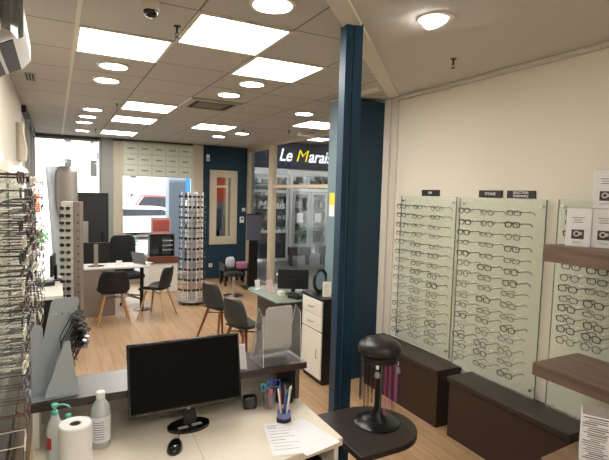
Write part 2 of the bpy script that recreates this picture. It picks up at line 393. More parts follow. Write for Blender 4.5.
for x, y, lab in ((.2, -.75, 'square fill panel added unseen behind the viewpoint, above the left side'), (1.7, -.75, 'square fill panel added unseen behind the viewpoint, above the right side')):  # unseen panels behind the camera, added as more fill for the foreground
    t = thing('ceiling_light_panel', lab, 'ceiling light', (x, y, CEIL), 0)
    b = MB(); b.box(-.3, .3, -.3, -.28, -.012, 0); b.box(-.3, .3, .28, .3, -.012, 0); b.box(-.3, -.28, -.28, .28, -.012, 0); b.box(.28, .3, -.28, .28, -.012, 0); b.build('frame', TRIMW, t)
    box(-.28, .28, -.28, .28, -.008, -.001).build('diffuser', LEDP, t)
t = thing('adjustable_spotlight', 'round tilted spotlight recessed in the plaster ceiling', 'spotlight', (1.9, 2.10, CEIL))
MB().lathe([(.075, 0), (.1, 0), (.1, -.008), (.075, -.01)], n=32, cap=False).build('ring', TRIMW, t)
o = MB().lathe([(.001, -.016), (.064, -.016), (.07, 0.0), (.001, 0.0)], n=32).build('lamp', LEDR, t); o.rotation_euler = (-.25, -.25, 0); o.location = (.0, -.0, -.012)
def sprinkler(x, y, lab):
    t = thing('sprinkler', lab, 'sprinkler', (x, y, CEIL + .001), 0, 'fire sprinklers on the ceiling'); t.scale = (.75, .75, .72)
    MB().lathe([(.001, 0), (.03, 0), (.028, -.008), (.001, -.01)], n=16).build('rosette', BLACKP, t)
    MB().lathe([(.011, -.008), (.009, -.05), (.013, -.052), (.013, -.06), (.001, -.06)], n=12).build('body', BLACKP, t)
    b = MB(); b.tube([(-.011, 0, -.058), (-.016, 0, -.075), (0, 0, -.095), (.016, 0, -.075), (.011, 0, -.058)], .003, 6)
    b.lathe([(.001, -.094), (.02, -.094), (.02, -.098), (.001, -.098)], n=12).build('deflector', BLACKP, t)
sprinkler(.671, 3.02, 'black sprinkler between the two light panels nearest the camera')
sprinkler(2.55, 2.62, 'black sprinkler alone on the plaster ceiling')
sprinkler(.66, 6.1, 'black sprinkler beside the left row of round lights')
sprinkler(.62, 8.9, 'small black sprinkler near the left street window')
sprinkler(2.7, 7.35, 'small black sprinkler near the blue mirror wall')
sprinkler(3.3, 6.9, 'small black sprinkler under the light panel behind the column')
t = thing('security_camera', 'white dome security camera hanging from the ceiling tiles', 'camera', (.463, 2.72, CEIL + .001)); t.scale = (1, 1, .8)
MB().lathe([(.001, 0), (.05, 0), (.05, -.03), (.046, -.06), (.001, -.06)], n=24).build('housing', CAMW, t)
MB().lathe([(.038, -.058), (.038, -.075), (.03, -.092), (.015, -.102), (.001, -.105)], n=24).build('dome', BLACKG, t)
t = thing('air_cassette', 'square air conditioning cassette with slots set into the ceiling tiles', 'air vent', (1.605, 5.4675, CEIL))
b = MB()
for s in (-1, 1):
    b.box(-.29, .29, s * .295 - .06 * (s > 0), s * .295 + .06 * (s < 0), -.02, 0)
    b.box(s * .29 - .06 * (s > 0), s * .29 + .06 * (s < 0), -.235, .235, -.02, 0)
b.build('panel_frame', GRILLE, t, bevel=.004)
box(-.23, .23, -.235, .235, -.006, 0).build('backing', VENTD, t)
box(-.17, .17, -.17, .17, -.018, -.006).build('grille', VENTG, t, bevel=.004)
for q in range(4):
    o = box(-.19, .19, .195, .225, -.016, -.008).build('slot', VENTD, t); o.rotation_euler = (0, 0, q * PI / 2)
for s in (-1, 1):
    box(s * .3 - .006, s * .3 + .006, -.3, .3, -.014, 0).build('edge_bar', WPLAS, t)
t = thing('emergency_light', 'small white emergency light box on the ceiling near the glass side wall', 'light', (3.66, 7.0, CEIL))
box(-.14, .14, -.05, .05, -.055, 0).build('body', WPLAS, t, bevel=.01); box(-.12, .12, -.052, -.05, -.045, -.012).build('lens_cover', TRIMW, t)
t = thing('wall_air_conditioner', 'white wall air conditioner with dark outlet slots at top left', 'air conditioner', (LX, 2.42, 2.50))
prof = [(0, .01), (.06, 0), (.215, .085), (.25, .13), (.25, .22), (.215, .255), (0, .255)]
MB().extrude([(p[0], 0, p[1]) for p in prof], (0, .64, 0)).build('body', WPLAS, t, bevel=.012)
def slot(p0, p1, y0, y1, name, m, off=.003):
    a = Vector((p0[0], 0, p0[1])); c = Vector((p1[0], 0, p1[1])); n = Vector((c.z - a.z, 0, -(c.x - a.x))).normalized() * off
    MB().extrude([a + n + Vector((0, y0, 0)), c + n + Vector((0, y0, 0)), c - n + Vector((0, y0, 0)), a - n + Vector((0, y0, 0))], (0, y1 - y0, 0)).build(name, m, t)
slot((.07, .0055), (.135, .0411), .03, .61, 'outlet_slot', BLACKP); slot((.15, .0494), (.205, .0795), .03, .61, 'outlet_slot', BLACKP)
R = []
for i in range(25):
    x = LX + .005 + .245 * i / 24
    o1 = .03 * math.sin(i * .9) + .012 * math.sin(i * 2.1)
    R.append([(x, 2.33 + o1 * 1.2 + .02 * k / 6 - (.0 if sd else .004), 2.575 + .015 * math.sin(i * .5) + .37 * k / 6) for sd, ks in ((1, range(7)), (0, range(6, -1, -1))) for k in ks])
tag(MB().rings(R).build('air_deflector', DEFLECT, smooth=70), 'glossy wavy plastic sheet hanging before the near end of the wall air conditioner', 'air deflector')
t = thing('ceiling_vent', 'small dark slotted vent in the ceiling corner past the air conditioner', 'air vent', (-.19, 5.1, CEIL))
box(-.045, .045, -.16, .16, -.008, 0).build('backing', GRILLE, t)
for i in range(3): box(-.035 + i * .025, -.02 + i * .025, -.14, .14, -.012, -.008).build('slot', VENTD, t)
for y0, y1, lab in ((2.3, 3.5, 'white strip light above the near end of the left eyewear wall'), (4.9, 6.5, 'white strip light above the far end of the left eyewear wall')):
    t = thing('strip_light', lab, 'strip light', (LX, y0, 2.12))
    box(0, .075, 0, y1 - y0, 0, .03).build('housing', WPLAS, t, bevel=.005); box(.01, .08, .02, y1 - y0 - .02, -.012, 0).build('diffuser', LEDB, t)
t = thing('wall_lamp', 'cream wall lamp with a wavy white edge on the left wall', 'wall lamp', (LX, 6.0, 2.22))
box(0, .03, -.12, .12, 0, .4).build('back_plate', CREAM, t)
P = [(.03 + .05 + .014 * math.sin(z * 14), z) for z in [i * .04 for i in range(11)]]
MB().extrude([(.03, -.16, 0)] + [(p[0], -.16, p[1]) for p in P] + [(.03, -.16, .4)], (0, .32, 0)).build('shade', CREAM, t)

# ------------------------------------------------------------------ eyeglasses
GM = {'black': mat('frame_black', rgb(24, 22, 24), 0.35), 'brown': mat('frame_brown', rgb(78, 52, 40), 0.4), 'gold': mat('frame_gold', rgb(150, 120, 74), 0.35, metal=.6),
      'silver': mat('frame_silver', rgb(128, 128, 130), 0.35, metal=.6), 'blue': mat('frame_blue', rgb(52, 62, 92), 0.4), 'pink': mat('frame_pink', rgb(150, 92, 100), 0.4),
      'pale': mat('frame_crystal', rgb(206, 200, 186), .3), 'grey': mat('frame_grey', rgb(84, 84, 88), 0.4)}
def rim_pts(cx, w, h, p, n=18):
    out = []
    for k in range(n):
        a = 2 * PI * k / n; c, s = math.cos(a), math.sin(a)
        out.append((cx + w * math.copysign(abs(c) ** (2 / p), c), 0, h * math.copysign(abs(s) ** (2 / p), s)))
    return out
GCACHE = {}
def glasses_meshes(shape, colour, sun=False):
    key = (shape, colour, sun)
    if key in GCACHE: return GCACHE[key]
    w, h, p, r = {'round': (.0245, .021, 2.1, .0024), 'square': (.0265, .017, 3.6, .0026), 'wide': (.027, .0145, 3.0, .0024), 'thick': (.0265, .0195, 3.0, .0034)}[shape]
    m = GM[colour]; cx = .0335
    root = bpy.data.objects.new('proto', None)
    b = MB()
    for s in (-1, 1): b.tube(rim_pts(s * cx, w, h, p), r, 5, closed=True)
    b.tube([(-cx + w, 0, .003), (-.003, -.002, .008), (.003, -.002, .008), (cx - w, 0, .003)], r, 5)
    for s in (-1, 1): b.tube([(s * (cx + w), 0, h * .45), (s * (cx + w + .007), .004, h * .5)], r * 1.2, 5)
    fr = b.build('frame_front', m)
    parts = [fr]
    for s in (-1, 1):
        pts = rim_pts(s * cx, w, h, p)
        parts.append(MB().add([(x, y, z) for x, y, z in pts], [tuple(range(len(pts)))]).build('lens', SUNLENS if sun else LENS))
    for s in (-1, 1):
        x = s * (cx + w + .007)
        parts.append(MB().tube([(x, .003, h * .5), (x * .99, .06, h * .5), (x * .97, .105, h * .45), (x * .95, .125, h * .1), (x * .93, .142, -h * .9)], .0022 if r < .003 else .003, 5).build('temple', m))
    data = [(q.name.split('.')[0], q.data) for q in parts]
    for q in parts: bpy.data.objects.remove(q)
    bpy.data.objects.remove(root)
    GCACHE[key] = data
    return data
def glasses(shape, colour, loc, rz, label, group, sun=False, tilt=0.0, name=None):
    t = thing(name or ('sunglasses' if sun else 'eyeglasses'), label, 'sunglasses' if (sun or name) else 'eyeglasses', loc, rz, group)
    t.rotation_euler = (tilt, 0, rz)
    for n, me in glasses_meshes(shape, colour, sun):
        o = bpy.data.objects.new(n, me); C.objects.link(o); o.parent = t
    return t
SHAPES = ['round', 'square', 'wide', 'thick']; COLS = ['black', 'black', 'black', 'brown', 'brown', 'black', 'grey']
def col_word(c): return {'black': 'black', 'brown': 'brown', 'gold': 'gold metal', 'silver': 'silver metal', 'blue': 'dark blue', 'pink': 'pinkish', 'grey': 'grey', 'pale': 'pale'}[c]

def eyewear_panel(name, label, px, y0, y1, z0, z1, ys, zs, sgn, words, group, skip=None, cols=COLS, off=.031):
    """glass sheet parallel to a side wall; sgn = -1 faces -X (right wall), +1 faces +X (left wall)"""
    t = thing(name, label, 'eyewear panel', (px, (y0 + y1) / 2, z0))
    hy = (y1 - y0) / 2; hz = z1 - z0
    box(-.004, .004, -hy, hy, 0, hz).build('glass_sheet', PANELG, t)
    for s in (-1, 1): box(-.0042, .0042, s * hy - .002, s * hy + .002, 0, hz).build('glass_edge', EDGEG, t)
    for s in (-1, 1):
        for z in (.06, hz - .05):
            o = MB().tube([(sgn * .012, s * (hy - .035), z), (-sgn * off, s * (hy - .035), z)], .011, 12).build('standoff', CHROME, t)
    for i, z in enumerate(zs):
        for j, y in enumerate(ys):
            if skip and skip(i, j, y, z): continue
            zz = z + random.uniform(-.006, .006)
            b = MB().tube([(sgn * .004, y - (y0 + y1) / 2, z - z0 + .006), (sgn * .035, y - (y0 + y1) / 2, z - z0 + .008)], .003, 6).build('peg', ACEDGE, t)
            c = random.choice(cols); s = random.choice(SHAPES)
            colw = words(i, j, len(zs), len(ys))
            rz = -PI / 2 if sgn < 0 else PI / 2
            glasses(s, c, (px + sgn * (.146 + random.uniform(-.006, .004)), y + random.uniform(-.008, .008), zz), rz + random.uniform(-.10, .10),
                    f'{col_word(c)} eyeglasses, {colw}', group)
    return t
def lin_n(a, b, n): return [a + (b - a) * i / (n - 1) for i in range(n)]
def words_for(panel, tags):
    return lambda i, j, nz, ny: f'{ORD[i]} row, {tags[j]} of {panel}'
three = ['far column', 'middle column', 'near column']
eyewear_panel('eyewear_display', 'frosted green glass eyewear panel nearest the blue pillar', 3.066, 3.025, 3.765, .53, 1.96,
              [3.59, 3.36, 3.13], lin_n(1.86, .66, 15), -1, words_for('the panel by the pillar', three), 'eyeglasses on the panel by the pillar')
eyewear_panel('eyewear_display', 'frosted green glass eyewear panel in the middle of the right wall', 3.066, 2.175, 2.985, .50, 1.955,
              [2.79, 2.56, 2.33], lin_n(1.85, .66, 15), -1, words_for('the middle glass panel', three), 'eyeglasses on the middle right panel')
eyewear_panel('eyewear_display', 'glass eyewear panel behind the walnut shelf unit', 3.066, 1.15, 2.085, .45, 1.96,
              [1.885, 1.71, 1.535], lin_n(1.88, .90, 15), -1, words_for('the panel behind walnut shelves', three), 'eyeglasses behind the walnut shelves',
              skip=lambda i, j, y, z: (z > 1.555 and (j > 0 or z < 1.73)) or z < .985, cols=['black', 'black', 'brown', 'blue'])
four = ['nearest column', 'second nearest column', 'second farthest column', 'farthest column']
five = ['nearest column', 'second nearest column', 'middle column', 'second farthest column', 'farthest column']
LC = ['black', 'brown', 'black', 'pale', 'grey', 'black', 'brown', 'grey', 'pale']
eyewear_panel('eyewear_display', 'glass eyewear panel on the left wall nearest the desk', LX + .112, 1.75, 3.25, .86, 2.03,
              [1.95, 2.2, 2.54, 2.83, 3.1], lin_n(1.98, .92, 20), 1, words_for('the near left wall panel', five), 'eyeglasses on the near left panel', cols=LC, off=.111, skip=lambda i, j, y, z: (j == 2 and z < 1.40) or (j == 3 and z < 1.06) or (j < 2 and z < 1.03))
eyewear_panel('eyewear_display', 'glass eyewear panel on the left wall farther from the desk', LX + .112, 3.32, 5.3, .75, 2.03,
              [3.5, 3.98, 4.5, 5.05], lin_n(1.98, .84, 18), 1, words_for('the far left wall panel', four), 'eyeglasses on the far left panel', cols=LC, off=.111)
for y0, y1, h, lab in ((1.6, 3.27, .84, 'dark taupe cupboard under the left eyewear wall beside the desk'), (3.30, 5.4, .74, 'dark taupe cupboard under the far part of the left eyewear wall')):
    t = thing('wall_cupboard', lab, 'cupboard', (LX, y0, 0), 0)
    box(0.0, .17, 0, y1 - y0, 0, h).build('body', mat('olive_taupe', rgb(66, 60, 50), .55), t, bevel=.003)
    for q in range(3):
        w = (y1 - y0) / 3; d = box(.17, .185, q * w + .01, q * w + w - .01, .08, h - .03).build('door', mat('olive_taupe_door', rgb(72, 66, 54), .5), t, bevel=.003)
        MB().tube([(.185, q * w + .06, h * .6), (.2, q * w + .06, h * .61), (.2, q * w + .06, h * .72), (.185, q * w + .06, h * .73)], .004, 6).build('handle', CHROME, d)
# signs over the right panels
for y0, y1, s, sz, lab in ((3.50, 3.27, 'FIN', .032, 'small black wall sign above the panel by the blue pillar'),
                           (2.81, 2.58, 'TITANE', .032, 'black wall sign with one short word above the middle panel'),
                           (2.535, 2.29, 'SELECTION\nTENDANCE', .026, 'black wall sign with two lines of words above the middle panel')):
    t = thing('wall_sign', lab, 'sign', (RX, (y0 + y1) / 2, 1.99), 0, 'black signs above the eyewear panels')
    hy = (y0 - y1) / 2
    box(-.012, -.0005, -hy, hy, -.029, .029).build('plate', SIGNB, t, bevel=.002)
    text('lettering', s, sz, WLETTER, t, (-.0125, 0, 0), (PI / 2, 0, -PI / 2), .0008)

# ------------------------------------------------------------------ right side furniture
def plinth(y0, y1, lab):
    t = thing('display_bench', lab, 'bench', (2.95, (y0 + y1) / 2, 0), 0, 'dark display benches along the right wall')
    h = (y1 - y0) / 2
    box(-.115, .145, -h + .01, h - .01, 0.0, .46).build('body', mat('wenge_front', rgb(50, 33, 27), 0.5), t)
    box(-.135, .148, -h, h, .46, .5).build('top', WENGE, t, bevel=.003)
plinth(2.90, 3.98, 'dark wooden display bench against the wall beside the blue pillar')
plinth(1.74, 2.785, 'dark wooden display bench under the middle glass eyewear panel')
t = thing('shelf_unit', 'walnut shelf unit with two thick boards at the right edge', 'shelf', (2.61, 1.86, 0))
box(0, .45, -1.4, 0, 1.585, 1.685).build('board', BROWN, t, bevel=.004)
box(0, .45, -1.4, 0.02, .87, .95).build('board', BROWN, t, bevel=.004)
box(.42, .445, -1.4, -.75, 0, 1.585).build('back_panel', BROWN, t)
t = thing('sales_counter', 'low walnut counter in the bottom right corner', 'counter', (2.05, 1.40, 0))
MB().prism([(0, 0), (.95, .06), (.95, -1.2), (0, -1.2)], .68, .72).build('top', BROWN2, t, bevel=.003)
MB().prism([(.03, -.05), (.93, .0), (.93, -1.15), (.03, -1.15)], 0, .68).build('body', TAUPED, t)
def carton(loc, rz, lab):
    t = thing('product_box', lab, 'box', loc, rz, 'white boxes on the walnut shelf')
    w, d, h = .064, .13, .225
    box(-w, w, 0, d, 0, h).build('carton', PAPER, t, bevel=.002)
    box(-w + .002, w - .002, .002, d - .002, h, h + .0015).build('lid', mat('grey_card', rgb(120, 118, 122), 0.6), t)
    box(-w + .03, w - .034, -.001, 0, .045, .10).build('emblem', mat('emblem_brown', rgb(70, 58, 58), .6), t)
    MB().lathe([(.009, -.0005), (.017, -.0005), (.017, .0005), (.009, .0005), (.009, -.0005)], n=20, cap=False).build('emblem_ring', mat('emblem_pale', rgb(206, 196, 196), .6), t)
    o = LAST[0]; o.rotation_euler = (PI / 2, 0, 0); o.location = (-.008, -.0015, .076)
    box(.008, .02, -.0016, -.001, .068, .086).build('emblem_bar', mat('emblem_pale', rgb(206, 196, 196), .6), t)
    for i, ww in enumerate((.032, .02, .026)):
        box(-.004 - ww, -.004 + ww, -.0008, 0, .168 - i * .013, .172 - i * .013).build('print_line', INK, t)
    for i in range(2): box(-.03, .02, -.0008, 0, .022 + i * .007, .0235 + i * .007).build('print_line', INK, t)
rz = -math.radians(60)
carton((2.715, 1.715, 1.685), rz, 'white product box at the left end of the walnut shelf')
carton((2.80, 1.613, 1.685), rz, 'white product box beneath the top box on the walnut shelf')
carton((2.798, 1.616, 1.9125), rz, 'white product box stacked on top of the other two')
t = thing('printed_box', 'tall white box covered in rows of small print, bottom right corner', 'box', (2.245, 1.265, .72), -1.0)
box(-.06, .06, -.02, .10, 0, .23).build('carton', PAPER, t, bevel=.002)
box(-.058, .058, -.018, .098, .23, .233).build('lid', mat('taupe_card', rgb(150, 138, 128), .7), t)
for i in range(21):
    w = random.uniform(.03, .054); x = random.uniform(-.056, .054 - 2 * w)
    box(x, min(x + 2 * w, .055), -.0208, -.02, .012 + i * .0102, .012 + i * .0102 + random.choice((.004, .005, .006))).build('print_line', INK, t)
tag(box(-.045, .075, -.075, -.03, 0, .185).build('blue_folder', mat('blue_card', rgb(46, 84, 124), .5)), 'blue box standing right of the tall printed white box', 'box').location = (2.365, 1.20, .72)
bpy.data.objects['blue_folder'].rotation_euler = (0, 0, -.42); bpy.data.objects['blue_folder'].name = 'blue_box'

# ------------------------------------------------------------------ front desk
t = thing('reception_desk', 'white reception desk with a raised dark ledge, in the foreground', 'desk', (0, 0, 0))
MB().prism([(-.1, 1.3), (.55, 1.3), (.75, 1.79), (1.22, 1.86), (1.225, 2.6), (-.1, 2.6)], .742, .78).build('top', DESKW, t, bevel=.003)
box(-.13, 1.268, 2.335, 2.63, .952, .99).build('ledge', WENGEX, t, bevel=.003)
box(-.1, 1.2, 2.6, 2.625, 0, .952).build('back_panel', mat('grey_white_panel', rgb(206, 200, 192), .55), t)
box(1.2, 1.226, 2.345, 2.6, .78, .952).build('ledge_support', TAUPED, t)
box(-.1, -.075, 2.345, 2.6, .78, .952).build('ledge_support', WHITE, t)
box(1.198, 1.22, 1.90, 2.56, 0.0, .742).build('side_panel', WHITE, t)
box(-.1, -.078, 1.32, 2.56, 0, .742).build('side_panel', WHITE, t)
box(.80, 1.198, 1.92, 2.55, .59, .61).build('drawer_shelf', WHITE, t)
box(.78, .80, 1.87, 2.55, 0, .742).build('divider', WHITE, t)
box(-.0009, .0009, -.28, .28, 0, .0004).build('top_seam', mat('seam_grey', rgb(150, 142, 130), .6), t)
LAST[0].location = (.565, 1.98, .78)
LAST[0].rotation_euler = (0, 0, -.05)
t = thing('letter_tray', 'black letter tray in the open compartment under the desk papers', 'tray', (.99, 2.05, .61))
box(-.15, .15, -.13, .2, 0, .012).build('base', BLACKP, t, bevel=.003)
for sx in (-1, 1): box(sx * .145 - .006, sx * .145 + .006, -.13, .2, .012, .05).build('side', BLACKP, t)
# monitor
t = thing('monitor', 'large black monitor on the white reception desk', 'monitor', (.555, 2.275, .78), 0)
b = MB().rings([[(.105 * math.cos(a) * (1 if i in (0, 1) else .97), .07 * math.sin(a) * (1 if i in (0, 1) else .95), z) for a in [2 * PI * k / 40 for k in range(40)]] for i, z in enumerate((0, .012, .016))])
o = b.build('base', BLACKG, t); o.location = (.02, 0, 0)
for x in (-.015, .055):
    o = box(-.025, .025, -.012, .012, 0, .0006).build('base_label', mat('grey_label', rgb(176, 172, 168), .5), t); o.location = (x, -.03 + .01 * (x > 0), .0163); o.rotation_euler = (0, 0, .12)
MB().rings([[(x - .03, y, z), (x + .03, y, z), (x + .03, .022 + y, z), (x - .03, .022 + y, z)] for x, y, z in ((.03, .0, .014), (.028, .008, .07), (.02, .014, .15))]).build('neck', BLACKP, t)
hd = MB().box(-.277, .277, -.012, .016, 0, .342).build('bezel', BLACKG, t, bevel=.004); hd.location = (0.012, -.016, .098); hd.rotation_euler = (-.2, 0, 0)
box(-.267, .267, -.0135, -.0122, .022, .332).build('screen', SCREEN, hd)
box(-.24, .24, -.0128, -.012, .012, .0145).build('chin_line', mat('chin_grey', rgb(110, 96, 84), .3), hd)
o = text('brand_mark', 'LG', .014, mat('logo_grey', rgb(186, 186, 186), .4), hd, (.0, -.0132, .0075), (PI / 2, 0, 0), .0004)
box(-.2, .2, .016, .03, .06, .28).build('rear_housing', BLACKP, hd, bevel=.01)
# mouse
t = thing('computer_mouse', 'black computer mouse lying on the white desk', 'mouse', (0.468, 2.096, .78), -.35); t.scale = (1.15, 1.12, 1.05)
rs = []
for i in range(9):
    a = PI / 2 * i / 8
    rs.append([(.031 * math.cos(a) ** .7 * math.cos(2 * PI * k / 20), .054 * math.cos(a) ** .6 * math.sin(2 * PI * k / 20), .034 * math.sin(a)) for k in range(20)])
MB().rings(rs[:-1]).build('shell', BLACKG, t)
MB().lathe([(.001, -.004), (.010, -.004), (.010, .004), (.001, .004)], n=16).build('wheel', CHROME, t)
o = LAST[0]; o.rotation_euler = (0, PI / 2, 0); o.location = (0, .03, .024)
tag(MB().tube([(0.4924, 2.15, .785), (0.5119, 2.203, .7825), (0.5509, 2.262, .7825), (0.585, 2.359, .7825), (0.6142, 2.457, .7825)], .0022, 6).build('mouse_cable', BLACKP), 'thin black mouse cable running under the monitor', 'cable')
# speaker
t = thing('desk_speaker', 'small black square speaker right of the monitor foot', 'speaker', (0.9214, 2.335, .78), -.2)
box(-.038, .038, -.02, .03, 0, .072).build('body', BLACKG, t, bevel=.012)
MB().lathe([(.001, -.001), (.026, -.001), (.026, .001), (.001, .001)], n=20).build('driver', mat('speaker_cone', rgb(50, 50, 52), .4), t)
o = LAST[0]; o.rotation_euler = (PI / 2, 0, 0); o.location = (0, -.021, .037)
# scissors cup and its things
t = thing('pencil_cup', 'clear cup with scissors and pens under the ledge', 'cup', (1.029, 2.316, .78))
MB().lathe([(.034, 0), (.038, .09), (.035, .09), (.031, .006), (.001, .006), (.001, 0)], n=24).build('cup', ACRYL, t)
def scissors(loc, rot, m, lab):
    t = thing('scissors', lab, 'scissors', loc, 0); t.rotation_euler = rot
    for s in (-1, 1):
        MB().tube([(s * .02 + .016 * math.cos(a), 0, .118 + .02 * math.sin(a)) for a in [2 * PI * k / 16 for k in range(16)]], .005, 6, closed=True).build('handle', m, t)
        MB().extrude([(s * .004, -.001, 0), (s * .012, -.001, .06), (s * .014, -.001, .1), (s * .004, -.001, .1), (-s * .004, -.001, .05)], (0, .002, 0)).build('blade', CHROME, t)
scissors((1.012, 2.311, .788), (.05, -.12, .3), SKYB, 'turquoise-handled scissors in the clear cup')
scissors((1.039, 2.328, .788), (-.05, .16, -.3), BLUEP, 'blue-handled scissors in the clear cup')
def pen(loc, rot, m, cap, lab, L=.14, name='pen', group=None, r=.0045):
    t = thing(name, lab, 'pen', loc, 0, group); t.rotation_euler = rot
    MB().tube([(0, 0, 0), (0, 0, .012)], .0012, 8, r2=r).build('tip', cap, t)
    MB().tube([(0, 0, .012), (0, 0, L - .02)], r, 8).build('barrel', m, t)
    MB().tube([(0, 0, L - .02), (0, 0, L)], r * 1.15, 8).build('cap', cap, t)
pen((1.024, 2.296, .787), (0.05, .03, 0), SALMON, SALMON, 'salmon pink marker in the clear scissors cup', .10, r=.008)
pen((1.019, 2.307, .787), (-.02, .0, 0), PURPLE, PURPLE, 'purple marker in the clear scissors cup', .15, r=.006)
t = thing('round_pot', 'black round pot under the right end of the ledge', 'pot', (1.136, 2.35, .78))
MB().lathe([(.05, 0), (.054, .02), (.054, .085), (.045, .11), (.025, .122), (.001, .124)], n=28).build('body', BLACKP, t)
MB().lathe([(.055, .07), (.056, .075), (.055, .08)], n=28, cap=False).build('band', mat('pot_band', rgb(50, 50, 54), .3), t)
# pen holder in front
t = thing('pen_stand', 'blue pen stand with black foot on the white desk', 'pen holder', (1.032, 2.135, .78))
MB().lathe([(.038, 0), (.039, .01), (.036, .022), (.001, .022)], n=28).build('foot', BLACKP, t)
MB().lathe([(.034, .022), (.035, .05), (.031, .05), (.030, .026), (.001, .026)], n=28).build('ring', LILAC, t)
for i, (dx, dy, m, lab) in enumerate(((-.02, .0, WPLAS, 'white pen leaning far left in the blue pen stand'), (-.010, .012, SALMON, 'reddish pen second from left in the blue pen stand'),
                                      (.0, -.014, BLUEP, 'blue-grey pen at the front of the blue pen stand'), (.008, .014, CHROME, 'silver pen at the back of the blue pen stand'),
                                      (.015, -.006, WPLAS, 'white pen second from right in the blue pen stand'), (.023, .004, WPLAS, 'white pen leaning far right in the blue pen stand'))):
    pen((1.032 + dx * .75, 2.135 + dy * .75, .8065), (-dy * 7, dx * 7, 0), m, WPLAS if m == WPLAS else INK, lab, .15, r=.0045)
# papers
def sheet(loc, rz, lab, lines=True, z=.0012, w=.105, h=.1485, name='paper_sheet', thick=.0006):
    t = thing(name, lab, 'paper', loc, rz)
    box(-w, w, -h, h, 0, thick).build('sheet', PAPER, t)
    if lines:
        for i in range(9):
            ww = random.uniform(.3, .85)
            yy = h - .025 - i * .028
            box(-w + .015, -w + .015 + (2 * w - .03) * ww, yy, yy + (.0035 if i in (3, 5) else .002), thick, thick + .0002).build('print_line', INK if i != 4 else INKD, t)
        box(-w + .015, -w + .06, h - .05, h - .015, thick, thick + .0002).build('print_block', mat('pale_print', rgb(206, 208, 220), .8), t)
    return t
sheet((1.058, 1.955, .781), .2, 'white paper sheet partly under another sheet on the desk', False)
sheet((.983, 1.968, .7822), -.245, 'printed white form lying on top beside the pen stand')
# bottles and roll at the left
t = thing('sanitizer_bottle', 'white pump bottle with a teal pump at the left end of the desk', 'bottle', (-0.0117, 2.155, .78), -.3)
MB().lathe([(.030, 0), (.033, .006), (.033, .16), (.028, .19), (.016, .215), (.014, .23), (.001, .23)], n=28).build('body', mat('milky_plastic', rgb(214, 218, 222), .3), t)
b = MB(); b.lathe([(.013, .228), (.013, .246), (.006, .249), (.006, .262), (.012, .264), (.013, .276), (.001, .28)], n=20)
b.tube([(0, 0, .271), (.035, 0, .272), (.052, 0, .266), (.058, 0, .256)], .004, 8)
b.build('pump', TEAL, t)
MB().rings([[(.0338 * math.cos(a), .0338 * math.sin(a), z) for a in [-PI / 2 - .75 + .07 * k for k in range(10)]] for z in (.095, .145)], closed=False).build('label', REDL, t)
MB().rings([[(.0335 * math.cos(a), .0335 * math.sin(a), z) for a in [-PI / 2 - 1.15 + .04 * k for k in range(9)]] for z in (.08, .15)], closed=False).build('label', INK, t)
t = thing('paper_towel_roll', 'white roll of paper towel standing on the desk', 'paper roll', (0.06045, 2.033, .78))
MB().lathe([(.06, 0), (.062, .004), (.062, .23), (.058, .235), (.022, .234), (.02, .2), (.02, 0)], n=40).build('paper', mat('towel_paper', rgb(236, 236, 236), .9, bump=.15, nscale=90), t)
MB().lathe([(.0205, .02), (.0205, .232), (.018, .232), (.018, .02)], n=24).build('core', mat('cardboard', rgb(90, 80, 72), .8), t)
t = thing('spray_bottle', 'clear bottle with white cap and printed label by the paper towel roll', 'bottle', (.172, 2.27, .78))
MB().lathe([(.038, 0), (.042, .006), (.042, .15), (.036, .19), (.02, .215), (.016, .222), (.016, .23), (.001, .23)], n=32).build('body', BOTTLE, t)
MB().lathe([(.019, .222), (.019, .25), (.016, .253), (.001, .253)], n=24).build('cap', WPLAS, t)
MB().rings([[(.0428 * math.cos(a), .0428 * math.sin(a), z) for a in [-PI / 2 - 1.3 + .13 * k for k in range(21)]] for z in (.03, .145)], closed=False).build('label', mat('bottle_label', rgb(226, 228, 232), .6, noise=.06, nscale=60), t)
for i in range(8):
    MB().rings([[(.0432 * math.cos(a), .0432 * math.sin(a), z) for a in [-PI / 2 - .9 + random.uniform(0, .15) + .12 * k for k in range(10)]] for z in (.045 + i * .011, .048 + i * .011)], closed=False).build('print_line', INK, t)
t = thing('teal_bottle', 'small bottle with teal cap tucked behind the pump bottle', 'bottle', (.04, 2.27, .78))
MB().lathe([(.022, 0), (.023, .005), (.023, .12), (.010, .15), (.001, .15)], n=24).build('body', WPLAS, t)
MB().lathe([(.010, .148), (.012, .152), (.012, .172), (.001, .175)], n=20).build('cap', TEAL, t)
# grey metal brochure holder on the ledge
t = thing('brochure_holder', 'grey metal brochure holder at the left end of the ledge', 'holder', (-.005, 2.44, .99), .12)
def plate(pts, thick, name, m=STEELG):
    a, b2, c = Vector(pts[0]), Vector(pts[1]), Vector(pts[2]); n = (b2 - a).cross(c - a).normalized() * thick
    return MB().extrude(pts, n).build(name, m, t, bevel=.001)
box(-.105, .085, -.07, .09, 0, .004).build('foot_plate', STEELG, t)
def arc(cx, cz, r, a0, a1, n=6): return [(cx + r * math.cos(a0 + (a1 - a0) * i / n), cz + r * math.sin(a0 + (a1 - a0) * i / n)) for i in range(n + 1)]
bp = [(-.05, .004), (.062, .004)] + arc(.038, .405, .024, 0, PI / 2) + arc(-.038, .405, .024, PI / 2, PI)
bp = [(x - .045 + z * .24, z) for x, z in bp]
plate([(x, .05 + .09 * z, z) for x, z in bp], .003, 'back_plate')
for i in range(3): 
    o = MB().lathe([(.001, -.002), (.006, -.002), (.006, .002), (.001, .002)], n=12).build('screw', CHROME, t); o.rotation_euler = (PI / 2, 0, 0); o.location = (.01 + i * .027, .0795, .355)
lp = [(-.104, .004), (-.03, .004), (-.04, .15), (-.05, .28)] + arc(-.076, .30, .026, 0, PI)
